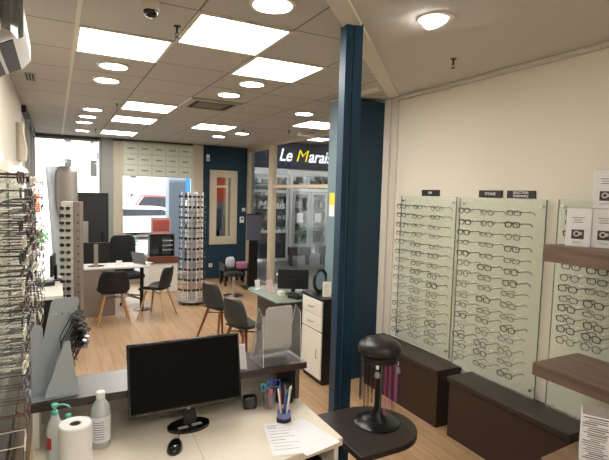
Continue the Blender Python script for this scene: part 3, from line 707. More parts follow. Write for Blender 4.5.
plate([(x, -.02 + .10 * z + (x + .1) * .6, z) for x, z in lp], .003, 'side_plate')
fp = [(-.055, .004), (.085, .004), (.075, .10), (.058, .22)] + arc(.042, .235, .016, 0, PI, 5) + [(.016, .20), (-.006, .15), (-.024, .09), (-.046, .04)]
plate([(x, -.055 + .12 * z, z) for x, z in fp], .003, 'front_plate')
for i in range(14):
    glasses(random.choice(['square', 'wide', 'thick']), 'black', (.088 + .011 * (i % 4), 2.49 + .02 * (i // 4), 1.345 - .03 * (i % 4) - .035 * (i // 4)), PI / 2 - .35 + .1 * (i % 3),
            'dark sunglasses hanging in the bunch behind the grey metal holder', 'dark sunglasses bunched behind the metal holder', sun=True, tilt=-1.1)
# acrylic brochure stand
t = thing('brochure_stand', 'clear acrylic brochure stand on the right end of the ledge', 'brochure stand', (1.115, 2.475, .99), PI + .06)
for s in (-1, 1):
    pr = [(-.055, 0), (.12, 0), (.10, .28), (.045, .315)]
    MB().extrude([(s * .118, p[0], p[1]) for p in pr], (s * .003, 0, 0)).build('side_panel', ACRYL, t)
    MB().tube([(s * .1195, p[0], p[1] + .002) for p in pr] , .0022, 6, closed=True).build('edge', ACEDGE, t)
box(-.118, .118, -.055, .12, .001, .004).build('base_plate', ACRYL, t)
for i in range(5):
    y = -.03 + i * .022; z0 = .02 + i * .014; hh = .10 + i * .048
    MB().extrude([(-.112 + .006 * i, y, z0), (.112 - .003 * i, y, z0), (.108 - .003 * i, y + .03, hh + .022), (.096 - .003 * i, y + .033, hh + .034), (-.083 + .006 * i, y + .033, hh + .034), (-.095 + .006 * i, y + .03, hh + .022)], (0, .004, 0)).build('pocket', ACRYLG, t)
    MB().tube([(-.083 + .006 * i, y + .035, hh + .034), (.096 - .003 * i, y + .035, hh + .034)], .0018, 6).build('edge', ACEDGE, t)
tag(MB().extrude([(.875, 2.38, .99), (.915, 2.365, .99), (.912, 2.40, 1.12), (.872, 2.415, 1.12)], (.0005, .004, 0)).build('leaflet', PAPER), 'white leaflet standing on the ledge behind the monitor', 'leaflet')

# ------------------------------------------------------------------ dark half-round table with cord stand
t = thing('half_round_table', 'dark half-round table attached beside the reception desk', 'table', (1.262, 2.0, 0))
P = [(0, .235)] + [(.235 + .235 * math.cos(a), .0 + .235 * math.sin(a)) for a in [PI / 2 - PI * k / 24 for k in range(25)]] + [(0, -.235)]
MB().prism(P, .688, .72).build('top', mat('dark_table_top', rgb(44, 34, 31), .4, noise=.12, nscale=14, spec=.35), t, bevel=.004)
MB().tube([(.2, 0, .02), (.2, 0, .688)], .025, 16).build('leg', CHROME, t)
MB().lathe([(.16, 0), (.16, .01), (.03, .022), (.001, .022)], cx=.2, n=28).build('foot', CHROME, t)
t = thing('cord_stand', 'black mushroom-topped stand of glasses cords on the dark table', 'display stand', (1.54, 2.02, .72))
MB().lathe([(.001, 0), (.122, 0), (.124, .005), (.118, .01), (.06, .02), (.03, .05), (.019, .09), (.001, .09)], n=40).build('base', BLACKM, t)
MB().lathe([(.019, .08), (.016, .2), (.015, .372), (.001, .372)], n=20).build('pole', BLACKM, t)
MB().lathe([(.05, .37), (.095, .378), (.115, .396), (.118, .414), (.108, .44), (.082, .46), (.045, .471), (.001, .474)], n=44).build('dome', mat('black_leather', rgb(30, 27, 26), .36), t)
MB().lathe([(.09, .34), (.095, .345), (.095, .376), (.05, .376), (.05, .34), (.09, .34)], n=40, cap=False).build('hook_ring', BLACKP, t)
cc = [('black', BLACKP), ('black', BLACKP), ('brown', GM['brown']), ('silver', GM['silver']), ('pink', PINK), ('pink', PINK), ('purple', PURPLE), ('dark red', mat('dark_red_cord', rgb(110, 30, 60), .5))]
CORDLAB = {'black': 'thin black glasses cord hanging from the mushroom-topped stand', 'brown': 'thin brown glasses cord hanging from the mushroom-topped stand',
           'silver': 'silver glasses chain hanging from the mushroom-topped stand', 'pink': 'pink glasses cord hanging from the mushroom-topped stand',
           'purple': 'purple glasses cord hanging from the mushroom-topped stand', 'dark red': 'dark red glasses cord hanging from the mushroom-topped stand'}
for i in range(26):
    a = 2 * PI * i / 26 + .1
    right = math.cos(a - (-.6)) > .25
    cn, cm = random.choice(cc[4:]) if right else random.choice(cc[:4])
    x, y = 1.54 + .097 * math.cos(a), 2.02 + .097 * math.sin(a)
    L = random.uniform(.19, .27); top = .72 + .35
    s = .004
    b = MB().tube([(x - s, y, top), (x - s, y, top - L * .5), (x - s * .6, y + .002, top - L), (x, y, top - L - .006), (x + s * .6, y - .002, top - L), (x + s, y, top - L * .4), (x + s, y, top)], .0015, 5)
    o = b.build('glasses_cord', cm); tag(o, CORDLAB[cn], 'glasses cord', f'{cn} cords on the black stand')
for a, lab in ((-2.3, 'small clear tag holder with a white tag at the left of the cord stand'), (-.75, 'small clear tag holder with a white tag at the right of the cord stand')):
    x, y = 1.54 + .1 * math.cos(a), 2.02 + .1 * math.sin(a)
    t = thing('cord_clasp', lab, 'tag', (x, y, 1.0), a + PI / 2)
    box(-.008, .008, -.003, .0, .05, .07).build('white_tag', PAPER, t)
    MB().lathe([(.001, 0), (.014, .008), (.016, .022), (.01, .036), (.001, .04)], n=14).build('bead', mat('glass_bead', rgb(150, 160, 150), .1, metal=.2), t)

# ------------------------------------------------------------------ chairs
def shell_mesh():
    # profile (y forward of seat = -, back = +): seat front lip -> seat -> back top
    prof = [(-.21, .425, .19), (-.20, .445, .205), (-.14, .45, .22), (-.05, .44, .225), (.05, .43, .225), (.12, .44, .222), (.165, .48, .22), (.19, .54, .218), (.21, .62, .21), (.228, .70, .195), (.24, .76, .17), (.246, .79, .13)]
    R = []
    for i, (y, z, w) in enumerate(prof):
        row = []
        for j in range(13):
            u = -1 + 2 * j / 12
            back = min(1, max(0, (i - 4) / 4)); seat = 1 - back
            lift = .075 * abs(u) ** 3 * seat * min(1, i / 3); fwd = .075 * abs(u) ** 2.4 * back
            row.append((u * w, y - fwd, z + lift))
        R.append(row)
    return MB().rings(R, closed=False)
def cafe_chair(name, label, loc, rz, m, legm, group):
    t = thing(name, label, 'chair', loc, rz, group)
    o = shell_mesh().build('shell', m, t, smooth=80)
    s = o.modifiers.new('solid', 'SOLIDIFY'); s.thickness = .014; s.offset = 0
    s = o.modifiers.new('sub', 'SUBSURF'); s.levels = 1; s.render_levels = 1
    MB().rings([[(.17 * u, -.14 + .3 * v, z + .0) for u, v in ((-1, 0), (1, 0), (1, 1), (-1, 1))] for z in (.446, .462)]).build('seat_cushion', m, t, bevel=.02)
    for sx in (-1, 1):
        for sy in (-1, 1):
            MB().tube([(sx * .12, sy * .11 + .0, .425), (sx * .225, sy * .215 + .01, 0)], .019, 10, r2=.012).build('leg', legm, t)
    b = MB()
    for s in (-1, 1): b.tube([(s * .135, s * .125, .375), (-s * .135, -s * .125, .375)], .007, 6)
    b.build('brace', BLACKM, t)
    return t
cafe_chair('side_chair', 'black shell chair seen from behind in front of the taupe desk', (.73, 7.33, 0), PI, CHAIRB, BEECH, 'shell chairs with wooden legs')
cafe_chair('side_chair', 'black shell chair turned sideways, nearest the round eyewear tower', (1.37, 7.42, 0), PI + .95 , CHAIRB, BEECH, 'shell chairs with wooden legs')
cafe_chair('side_chair', 'charcoal shell chair on the far side at the glass desk', (1.90, 5.90, 0), PI / 2 + .35, CHAIRG, REDWOOD, 'shell chairs with wooden legs')
cafe_chair('side_chair', 'charcoal shell chair behind the clear acrylic brochure stand', (1.89, 4.98, 0), PI / 2 + .3, CHAIRG, REDWOOD, 'shell chairs with wooden legs')
t = thing('office_chair', 'black swivel office chair behind the white-topped desk', 'office chair', (1.08, 8.58, 0), .2)
MB().rings([[(x * w, .22 - .0 * z + y, z) for x, y in ((-1, 0), (-.9, .05), (-.3, .075), (.3, .075), (.9, .05), (1, 0), (.8, -.02), (-.8, -.02))] for z, w in ((.50, .19), (.56, .225), (.8, .23), (1.0, .225), (1.1, .2), (1.14, .15))]).build('backrest', BLACKF, t, smooth=60)
box(-.23, .23, -.26, .2, .43, .52).build('seat', BLACKF, t, bevel=.04, seg=3)
for s in (-1, 1): MB().tube([(s * .2, .1, .46), (s * .29, .08, .5), (s * .29, .08, .68), (s * .29, -.18, .69)], .018, 8).build('armrest', BLACKP, t)
MB().tube([(0, 0, .1), (0, 0, .44)], .028, 12).build('gas_lift', CHROME, t)
for k in range(5):
    a = 2 * PI * k / 5 + .3
    MB().tube([(0, 0, .12), (.3 * math.cos(a), .3 * math.sin(a), .075)], .024, 8, r2=.014).build('base_arm', CHROME, t)
    o = MB().lathe([(.001, -.014), (.028, -.014), (.03, -.008), (.03, .008), (.028, .014), (.001, .014)], n=16).build('caster', BLACKP, t)
    o.rotation_euler = (PI / 2, 0, a); o.location = (.3 * math.cos(a), .3 * math.sin(a), .03)

# ------------------------------------------------------------------ far left desk and what stands on it
t = thing('consultation_desk', 'white-topped desk with a taupe panel near the street window', 'desk', (.30, 7.72, 0))
MB().prism([(0, 0), (.78, 0), (1.02, .06), (1.1, .25), (1.02, .42), (.78, .48), (0, .48)], .72, .75).build('top', WHITE, t, bevel=.004)
box(.0, .5, .01, .04, 0, .72).build('front_panel', TAUPE, t)
box(.02, .06, .04, .46, 0, .72).build('side_panel', TAUPE, t)
MB().tube([(.93, .25, 0), (.93, .25, .72)], .03, 14).build('leg', BLACKM, t)
MB().lathe([(.14, 0), (.14, .008), (.03, .02), (.001, .02)], cx=.93, cy=.25, n=24).build('foot', BLACKM, t)
def desk_monitor(name, lab, loc, rz, w, h, z0, rear=True, neckm=CHROME, marks=None):
    t = thing(name, lab, 'monitor', loc, rz)
    MB().rings([[(.12 * math.cos(a), .08 * math.sin(a), z) for a in [2 * PI * k / 28 for k in range(28)]] for z in (0, .012)]).build('base', neckm, t)
    box(-.025, .025, .0, .03, .01, z0 + h * .5).build('neck', neckm, t)
    box(-w / 2, w / 2, -.03, .0, z0, z0 + h).build('bezel', BLACKP, t, bevel=.004)
    box(-w / 2 + .012, w / 2 - .012, -.0315, -.03, z0 + .02, z0 + h - .012).build('screen', SCREEN, t)
    return t
m1 = desk_monitor('monitor', 'black monitor with a silver foot on the taupe desk, seen from behind', (.54, 7.86, .75), PI, .40, .30, .07)
o = box(-.03, .03, .0, .012, .02, .35).build('rear_cover', ALU, m1)
o.location = (0, .02, 0)
m2 = thing('laptop', 'grey laptop open at an angle on the white desk top', 'laptop', (1.19, 7.93, .75), PI - .9)
box(-.13, .13, -.2, 0, 0, .014).build('keyboard_base', ALU, m2, bevel=.003)
o = box(-.13, .13, 0, .008, 0, .19).build('lid', mat('laptop_grey', rgb(104, 108, 112), .4, metal=.4), m2, bevel=.003); o.location = (0, 0, .014); o.rotation_euler = (-.25, 0, 0)
t = thing('card_holder', 'small white card holder on the white desk top', 'card holder', (.87, 7.82, .75), 0)
box(-.05, .05, 0, .04, 0, .03).build('base', WPLAS, t); box(-.045, .045, .012, .018, .028, .085).build('card', PAPER, t)
sheet((.78, 7.84, .751), .3, 'white paper lying on the desk behind the first black chair', False)
t = thing('poster_display', 'tall black poster display seen from behind, in front of the window', 'display', (.565, 8.95, 0))
box(-.255, .255, -.03, .03, .62, 1.87).build('panel', BLACKP, t, bevel=.006)
box(-.22, .22, -.035, -.03, .70, 1.80).build('rear_plate', mat('dark_grey_plate', rgb(34, 34, 36), .5), t)
for s in (-1, 1): box(s * .15 - .02, s * .15 + .02, -.05, -.035, .3, 1.2).build('mount_rail', BLACKM, t)
box(-.15, -.07, -.075, -.05, 1.0, 1.38).build('player_box', ALU, t, bevel=.004)
MB().tube([(0, .0, .02), (0, 0, .63)], .035, 14).build('post', BLACKM, t)
box(-.26, .26, -.2, .2, 0, .02).build('foot', BLACKM, t)
# standing column of sunglasses near the left
t = thing('sunglasses_column', 'narrow white column display of sunglasses in front of the tall silver sheet', 'display column', (.17, 6.42, 0), -.30)
box(-.105, .03, -.04, .1, 0.04, 1.78).build('front_panel', mat('pale_grey_laminate', rgb(206, 205, 203), .5), t, bevel=.004)
box(.03, .11, -.045, .1, 0.04, 1.78).build('side_panel', TAUPE, t, bevel=.003)
box(-.13, .13, -.08, .14, 0, .04).build('foot', BLACKM, t)
for i in range(15): 
    o = MB().lathe([(.001, -.002), (.011, -.002), (.011, .002), (.001, .002)], n=12).build('peg_hole', INKD, t); o.rotation_euler = (PI / 2, 0, 0); o.location = (.085, -.046, .30 + i * .094)
for i in range(15):
    z = 1.70 - i * .088; c = math.cos(-.30); s = math.sin(-.30); lx, ly = -.04, -.115
    glasses(random.choice(['square', 'thick', 'round']), random.choice(['black', 'brown', 'grey']), (.17 + c * lx - s * ly, 6.42 + s * lx + c * ly, z), -.30 + random.uniform(-.1, .1),
            f'dark sunglasses, {ORD[i]} from the top on the narrow white column', 'sunglasses on the narrow white column', sun=True)
    box(lx - .05, lx + .05, -.06, -.04, z - .026, z - .022).build('ledge', ACEDGE, t)
# tall silver sheet
t = thing('silver_display_sheet', 'tall curved silver sheet display standing before the left window', 'display', (.10, 7.6, 0))
R = []
for i in range(24):
    z = .05 + 2.2 * i / 23
    k = min(1, max(0, (1.75 - z) / .5)); x0 = -.10 + .10 * k * k * (3 - 2 * k) + (.05 * ((z - 2.1) / .15) ** 2 if z > 2.1 else 0); x1 = .19
    R.append([(x0 + (x1 - x0) * u, .03 * math.sin(u * PI * 1.3 + z), z) for u in [k / 10 for k in range(11)]])
o = MB().rings(R, closed=False).build('sheet', SHEETM, t, smooth=80); s = o.modifiers.new('solid', 'SOLIDIFY'); s.thickness = .006
box(-.15, .22, -.12, .12, 0, .05).build('foot', ALU, t, bevel=.005)
R = []
for i in range(18):
    z = .05 + 2.19 * i / 17
    R.append([(-.22 + .14 * (1 - z / 2.24) + (.18) * u, .06 + .02 * math.sin(u * 3), z) for u in [k / 6 for k in range(7)]])
o = MB().rings(R, closed=False).build('frosted_sheet', mat('frosted_plastic', rgb(196, 204, 212), .5), t, smooth=80); s = o.modifiers.new('solid', 'SOLIDIFY'); s.thickness = .005
# dark cabinet with white top at the left wall and its monitor
t = thing('side_desk', 'dark desk with a white top along the left wall', 'desk', (LX + .005, 5.6, 0))
box(0, .42, 0, 1.3, .76, .80).build('top', WHITE, t, bevel=.003); box(.02, .39, .03, 1.27, 0, .76).build('body', BLACKP, t)
t = desk_monitor('monitor', 'thin black monitor seen edge-on above the side desk', (-.02, 6.6, .80), -PI / 2 - .1, .36, .26, .06, neckm=BLACKM)
t = thing('desk_phone', 'black telephone on the white-topped side desk', 'telephone', (-.12, 6.25, .80), .4)
box(-.08, .08, -.09, .09, 0, .05).build('base', BLACKP, t, bevel=.01); MB().tube([(-.05, -.08, .06), (-.05, -.05, .075), (-.05, .05, .075), (-.05, .08, .06)], .018, 8).build('handset', BLACKP, t)

# ------------------------------------------------------------------ window display and round eyewear tower
t = thing('window_display_base', 'thick brown display top below the street window, white base standing for lit floor', 'cabinet', (1.81, 9.35, 0))
box(-.27, .27, -.15, .4, 0, .56).build('body', WHITE, t, bevel=.004); box(-.29, .29, -.18, .42, .56, .68).build('top', wood_mat('brown_top', rgb(124, 74, 48), rgb(96, 54, 36), .5), t, bevel=.004)  # white body takes the place of bright, window-lit floor
t = thing('display_case', 'black-framed glass case of eyewear on the brown display top', 'display case', (1.81, 9.4, .68))
b = MB()
for sx in (-.22, -.01, .22): b.box(sx - .012, sx + .012, -.10, .12, 0, .42)
for z in (0, .4): b.box(-.23, .23, -.10, .12, z, z + .02)
b.build('frame', BLACKP, t); box(-.23, .23, .112, .12, 0.02, .4).build('back_panel', mat('case_back', rgb(150, 156, 160), .6), t)
for z in (.11, .2, .29): box(0, .21, -.09, .11, z, z + .008).build('shelf', ACEDGE, t)
box(-.2, -.02, -.09, -.08, .18, .40).build('dark_card', BLACKP, t)
for i, z in enumerate((.055, .145, .235, .325)):
    for j, x in enumerate((-.115, .10)):
        if j == 0 and i > 1: continue
        glasses(random.choice(SHAPES), 'black', (1.81 + x, 9.4 - .08, .68 + z), 0, f'black eyeglasses, {ORD[i]} level from the bottom, {"left" if j == 0 else "right"} half of the case', 'eyeglasses in the window case')
t = thing('picture_box', 'red printed picture box standing on the glass display case', 'box', (1.80, 9.4, 1.10))
box(-.18, .18, -.04, .04, 0, .32).build('carton', mat('pale_red_card', rgb(196, 150, 140), .6), t, bevel=.003); box(-.155, .155, -.0415, -.04, .05, .27).build('print', REDP, t)
t = thing('eyewear_tower', 'round revolving eyewear tower with white poles by the blue wall', 'eyewear tower', (2.08, 8.12, 0))
MB().lathe([(.001, .05), (.24, .05), (.245, .06), (.24, .075), (.001, .08)], n=36).build('base', ALU, t)
MB().lathe([(.001, .035), (.225, .035), (.23, .05), (.001, .05)], n=36).build('base_ring', BLACKP, t)
for k in range(5):
    a = 2 * PI * k / 5; o = MB().lathe([(.001, -.012), (.02, -.012), (.02, .012), (.001, .012)], n=12).build('caster', BLACKP, t)
    o.rotation_euler = (PI / 2, 0, a); o.location = (.19 * math.cos(a), .19 * math.sin(a), .02)
MB().lathe([(.001, .08), (.09, .08), (.09, 1.9), (.001, 1.9)], n=8).build('mirror_core', mat('pale_core', rgb(206, 204, 206), .2, metal=.5), t, smooth=20)
for k in range(8):
    a = 2 * PI * k / 8 + .2; MB().tube([(.19 * math.cos(a), .19 * math.sin(a), .08), (.19 * math.cos(a), .19 * math.sin(a), 1.93)], .008, 8).build('pole', WPLAS, t)
for z in (.3, .95, 1.6, 1.92):
    MB().tube([(.19 * math.cos(2 * PI * k / 24), .19 * math.sin(2 * PI * k / 24), z) for k in range(24)], .005, 6, closed=True).build('ring', ALU if z > .4 else mat('orange_ring', rgb(222, 110, 60), .5), t)
side = ['left edge', 'front left', 'front middle', 'front right', 'right edge']
for q, a in enumerate((PI * 1.11, PI * 1.32, PI * 1.52, PI * 1.72, PI * 1.93)):
    for i in range(19):
        z = 1.85 - i * .088
        c = random.choice(['black', 'pink', 'brown', 'grey', 'blue', 'silver'])
        glasses(random.choice(SHAPES), c, (2.08 + .225 * math.cos(a), 8.12 + .225 * math.sin(a), z), a + PI / 2, f'{col_word(c)} framed sunglasses, {ORD[i]} from top, {side[q]} column of the round tower', 'sunglasses on the round tower', sun=(i % 2 == 0), name='sunglasses')

# certificates panel in the window
t = thing('certificate_panel', 'translucent panel of framed certificates hung in the upper window', 'panel', (1.2, BY - .06, 2.21))
box(0, 1.43, 0, .006, 0, .69).build('sheet', BLINDM, t)
for r in range(3):
    for c in range(5):
        x, z = .035 + c * .277, .03 + r * .22
        box(x, x + .255, -.003, 0, z, z + .19).build('certificate', NOTICE, t)
        n = LAST[0]
        box(x + .06, x + .195, -.0036, -.003, z + .08, z + .11).build('print_block', mat('certificate_print', rgb(150, 158, 146), .7), n)
MB().tube([(-.005, .0, .70), (1.435, 0, .70)], .01, 8).build('rail', ALU, t)

# ------------------------------------------------------------------ mirror wall
t = thing('wall_mirror', 'tall mirror in a wide cream frame on the blue wall', 'mirror', (3.335, BY, .77))
b = MB(); b.box(-.315, -.165, -.04, -.001, 0, 1.65); b.box(.165, .315, -.04, -.001, 0, 1.65); b.box(-.165, .165, -.04, -.001, 0, .18); b.box(-.165, .165, -.04, -.001, 1.49, 1.65)
b.build('frame', mat('mirror_frame', rgb(206, 192, 170), .6), t); box(-.165, .165, -.02, -.001, .18, 1.49).build('glass', MIRROR, t)
t = thing('wall_outlet', 'white power socket low on the blue wall', 'socket', (3.06, BY, .30))
box(-.04, .04, -.012, -.001, -.04, .04).build('plate', WPLAS, t, bevel=.004); box(-.02, .02, -.014, -.012, -.02, .02).build('socket', INK, t)
t = thing('wall_sensor', 'small white sensor box high on the blue wall', 'sensor', (2.97, BY, 2.68))
box(-.035, .035, -.04, -.001, -.07, .07).build('body', WPLAS, t, bevel=.01); box(-.02, .02, -.042, -.04, -.04, .0).build('lens', INK, t)
t = thing('wall_thermostat', 'small white thermostat on the blue wall right of the mirror', 'thermostat', (3.78, BY, 1.32))
box(-.05, .05, -.025, -.001, -.07, .07).build('body', WPLAS, t, bevel=.006); box(-.03, .03, -.027, -.025, 0, .045).build('screen', INK, t)
t = thing('wall_switch', 'white light switch above the thermostat', 'switch', (3.82, BY, 1.55))
box(-.04, .04, -.012, -.001, -.04, .04).build('plate', WPLAS, t, bevel=.004); box(-.018, .018, -.016, -.012, -.018, .018).build('rocker', TRIMW, t)
# low black bench with cushion and pink box, stool
t = thing('low_console', 'low black slatted console against the blue wall under the mirror', 'console', (3.35, 9.5, 0))
box(-.28, .28, -.18, .2, .30, .34).build('top', BLACKP, t)
for s in (-1, 1):
    for sy in (-.15, .17): box(s * .25 - .02, s * .25 + .02, sy - .02, sy + .02, 0, .30).build('leg', BLACKP, t)
    box(s * .27 - .012, s * .27 + .012, -.18, .2, .34, .46).build('side_rail', BLACKP, t, bevel=.004)
for i in range(5): box(-.24 + i * .11, -.19 + i * .11, .17, .19, .04, .30).build('slat', BLACKP, t)
t = thing('cushion', 'pale cushion on the left of the low black console', 'cushion', (3.24, 9.48, .34), .3)
MB().rings([[(.11 * w * math.copysign(abs(math.cos(a)) ** .5, math.cos(a)), y, .13 + .12 * w * math.copysign(abs(math.sin(a)) ** .5, math.sin(a))) for a in [2 * PI * k / 24 for k in range(24)]] for y, w in ((-.045, .5), (-.035, .85), (0, 1), (.035, .85), (.045, .5))]).build('cover', mat('pale_cushion', rgb(206, 208, 210), .8), t, smooth=60)
t = thing('tissue_box', 'pink patterned box on the right of the low black console', 'box', (3.5, 9.48, .34), -.1)
box(-.11, .11, -.06, .06, 0, .13).build('carton', PINKBOX, t, bevel=.004); box(-.112, .112, -.061, .061, .10, .131).build('lid', mat('pink_lid', rgb(206, 140, 168), .6), t)
t = thing('bar_stool', 'round black stool with a chrome post before the blue wall', 'stool', (2.95, 8.42, 0))
MB().lathe([(.19, 0), (.19, .008), (.03, .03), (.001, .03)], n=32).build('base', CHROME, t)
MB().tube([(0, 0, .02), (0, 0, .40)], .026, 14).build('post', CHROME, t)
MB().lathe([(.001, .39), (.16, .39), (.185, .405), (.185, .43), (.15, .45), (.001, .452)], n=32).build('seat', BLACKP, t)
t = thing('display_totem', 'narrow standing totem with a slate screen beside the glass side wall', 'display', (3.56, 9.0, 0), -.1)
box(-.145, .145, -.03, .03, .98, 1.52).build('screen_panel', SLATE, t, bevel=.004)
box(-.09, .09, -.02, .02, .04, .98).build('post', BLACKM, t); box(-.2, .2, -.18, .18, 0, .03).build('foot', BLACKM, t, bevel=.005)
box(-.147, .147, -.033, -.03, 1.49, 1.522).build('top_trim', BLACKP, t)

# ------------------------------------------------------------------ glass desk at the right
t = thing('glass_desk', 'desk with a rounded pale glass top beside the two charcoal chairs', 'desk', (2.08, 4.68, 0))
P = [(.06, .02), (.2, -.01), (.62, -.01), (.66, .95), (.25, .95)] + [(.25 - .23 * math.sin(a), .75 + .2 * math.cos(a)) for a in [PI / 2 * k / 6 for k in range(1, 7)]]
MB().prism(P, .735, .75).build('glass_top', pane_mat('desk_glass', (.55, .62, .58, 1), .12, body=.6, bodycol=rgb(176, 190, 178)), t)
MB().prism([(.2, .05), (.6, .05), (.64, .92), (.3, .92)], .70, .735).build('under_top', TAUPED, t)
box(.2, .6, .05, .08, 0, .70).build('front_panel', TAUPED, t); box(.2, .23, .08, .9, 0.0, .70).build('side_panel', TAUPED, t)
t = desk_monitor('monitor', 'black monitor seen from behind on the rounded glass desk', (2.52, 5.05, .75), PI - .45, .37, .235, .055, neckm=BLACKP)
MB().lathe([(.001, -.001), (.022, -.001), (.022, .001), (.001, .001)], n=16).build('badge', CHROME, t)
o = LAST[0]; o.rotation_euler = (PI / 2, 0, 0); o.location = (0, .002, .13)
t = thing('desk_phone', 'dark desk telephone on the glass desk below the monitor', 'telephone', (2.45, 4.82, .75), .5)
box(-.07, .07, -.08, .08, 0, .04).build('base', BLACKP, t, bevel=.01); MB().tube([(-.05, -.07, .05), (-.05, -.04, .062), (-.05, .04, .062), (-.05, .07, .05)], .014, 8).build('handset', BLACKP, t)
t = thing('easel_sign', 'white and pink leaflet on an easel on the glass desk', 'sign', (2.30, 5.18, .75), .5)
o = box(-.055, .055, 0, .003, 0, .16).build('leaflet', mat('pinkish_paper', rgb(236, 206, 200), .7), t); o.rotation_euler = (-.3, 0, 0)
MB().tube([(0, .1, 0), (0, .045, .13)], .004, 6).build('prop', ACEDGE, t)
t = thing('tent_card', 'small white tent card at the tip of the glass desk', 'sign', (2.22, 5.42, .75), .35)
o = box(-.04, .04, 0, .003, 0, .12).build('card', PAPER, t); o.rotation_euler = (-.15, 0, 0); box(-.04, .04, -.01, .05, 0, .003).build('foot', ACEDGE, t)
t = thing('note_box', 'small cream box of notes on the glass desk', 'box', (2.35, 5.02, .75), .3)
box(-.04, .04, -.035, .035, 0, .045).build('box', mat('cream_plastic', rgb(214, 204, 180), .5), t, bevel=.004); box(-.035, .035, -.03, .03, .045, .048).build('notes', PAPER, t)
t = thing('desk_lamp', 'small chrome desk lamp behind the leaflet on the glass desk', 'lamp', (2.58, 5.42, .75), .2)
MB().lathe([(.001, 0), (.05, 0), (.05, .008), (.001, .012)], n=20).build('base', CHROME, t); MB().tube([(0, 0, .01), (0, 0, .16), (-.03, 0, .19), (-.09, 0, .19)], .006, 8).build('arm', CHROME, t)
MB().lathe([(.012, .2), (.03, .17), (.028, .168), (.001, .19)], cx=-.1, n=16).build('shade', WPLAS, t)
# cabinet in front of the pillar
t = thing('drawer_cabinet', 'black cabinet with white door and drawers beside the blue column', 'cabinet', (2.36, 4.06, 0))
box(.016, .215, 0, .44, .05, .88).build('body', BLACKP, t); box(.03, .2, .015, .425, 0, .05).build('plinth', BLACKP, t)
box(.0, .225, -.01, .45, .88, .9).build('top', BLACKP, t, bevel=.002)
d = box(0, .016, .012, .428, .715, .868).build('drawer', WHITE, t, bevel=.003); MB().tube([(0, .17, .79), (-.02, .18, .79), (-.02, .26, .79), (0, .27, .79)], .005, 6).build('handle', CHROME, d)
d = box(0, .016, .012, .428, .555, .708).build('drawer', WHITE, t, bevel=.003); MB().tube([(0, .17, .63), (-.02, .18, .63), (-.02, .26, .63), (0, .27, .63)], .005, 6).build('handle', CHROME, d)
d = box(0, .016, .012, .428, .06, .54).build('door', WHITE, t, bevel=.003); MB().tube([(0, .07, .27), (-.022, .07, .28), (-.022, .07, .37), (0, .07, .38)], .005, 6).build('handle', CHROME, d)
t = thing('table_mirror', 'round black framed mirror standing on the black and white cabinet', 'mirror', (2.50, 4.36, .90), .3)
o = MB().tube([(.095 * math.cos(2 * PI * k / 28), 0, .13 + .115 * math.sin(2 * PI * k / 28)) for k in range(28)], .017, 10, closed=True).build('ring', BLACKP, t)
box(-.06, .06, -.05, .05, 0, .012).build('foot', BLACKP, t)
o = MB().lathe([(.001, -.002), (.09, -.002), (.09, .002), (.001, .002)], n=28).build('glass', MIRROR, t); o.rotation_euler = (PI / 2, 0, 0); o.location = (0, 0, .13); o.scale = (1, 1.2, 1)
t = thing('menu_stand', 'white card in a clear stand on top of the black and white cabinet', 'sign', (2.455, 4.14, .90), -.45)
box(-.05, .05, -.02, .04, 0, .004).build('foot', ACRYL, t); box(-.045, .045, .0, .004, .004, .16).build('card', mat('cream_card', rgb(226, 222, 208), .7), t)
for i in range(5): box(-.03, .02, -.0006, 0, .03 + .022 * i, .034 + .022 * i).build('print_line', INK, t)
# notice on the pillar end
t = thing('pillar_notice', 'yellow and white notice taped to the pillar end coloured as daylit', 'notice', (2.585, 4.31, 1.72))
box(-.003, 0, -.05, .05, .12, .25).build('yellow_half', YELLOW, t); box(-.003, 0, -.05, .05, 0, .12).build('white_half', PAPER, t)

# ------------------------------------------------------------------ the arcade outside the glass side wall
struct('arcade_floor', box(GX + .02, 13, 3.0, 14.0, -.12, -.02), PAVE)
struct('arcade_ceiling', box(4.05, 12.0, 3.5, 14.0, 3.45, 3.6), mat('arcade_soffit', rgb(190, 184, 174), .8))
struct('wall_arcade', box(3.95, 13, 14.4, 14.5, -.1, 3.6), mat('arcade_back', rgb(172, 168, 160), .8))
struct('wall_arcade_light_block', box(11.9, 12.0, 3.0, 14.4, -.1, 3.45), mat('arcade_back', rgb(172, 168, 160), .8))  # unseen wall, added to keep sky light off the arcade floor
struct('wall_arcade_near', box(3.95, 12, 2.9, 3.0, -.1, 3.45), GREYCON)
struct('wall_arcade_side', box(4.02, 4.12, BY + .12, 12.4, -.1, 3.45), GREYCON)
t = thing('shopfront', 'shopfront across the arcade with a dark sign and white-framed windows', 'shopfront', (4.15, 12.5, -.02))
box(0, 5.2, -.05, .1, 2.68, 3.44).build('fascia', NAVY, t)
WFR = mat('white_window_frame', rgb(220, 220, 220), .5)
xs = [.0, .66, 1.32, 1.90]
for i in range(3):
    x0, x1 = xs[i] + .02, xs[i + 1] - .02
    b = MB(); b.box(x0, x0 + .06, 0, .06, 0, 2.5); b.box(x1 - .06, x1, 0, .06, 0, 2.5)
    for z in (0, .82, 1.98, 2.42): b.box(x0 + .06, x1 - .06, 0, .06, z, z + .08)
    w = b.build('window_frame', WFR, t); box(x0 + .06, x1 - .06, .03, .036, .9, 1.98).build('pane', SHOPGLASS, w); box(x0 + .06, x1 - .06, .03, .036, 2.06, 2.42).build('pane', SHOPGLASS, w)
    box(x0 + .06, x1 - .06, .03, .05, .08, .82).build('lower_pane', mat('dark_lower_glass', rgb(70, 74, 82), .15), w)
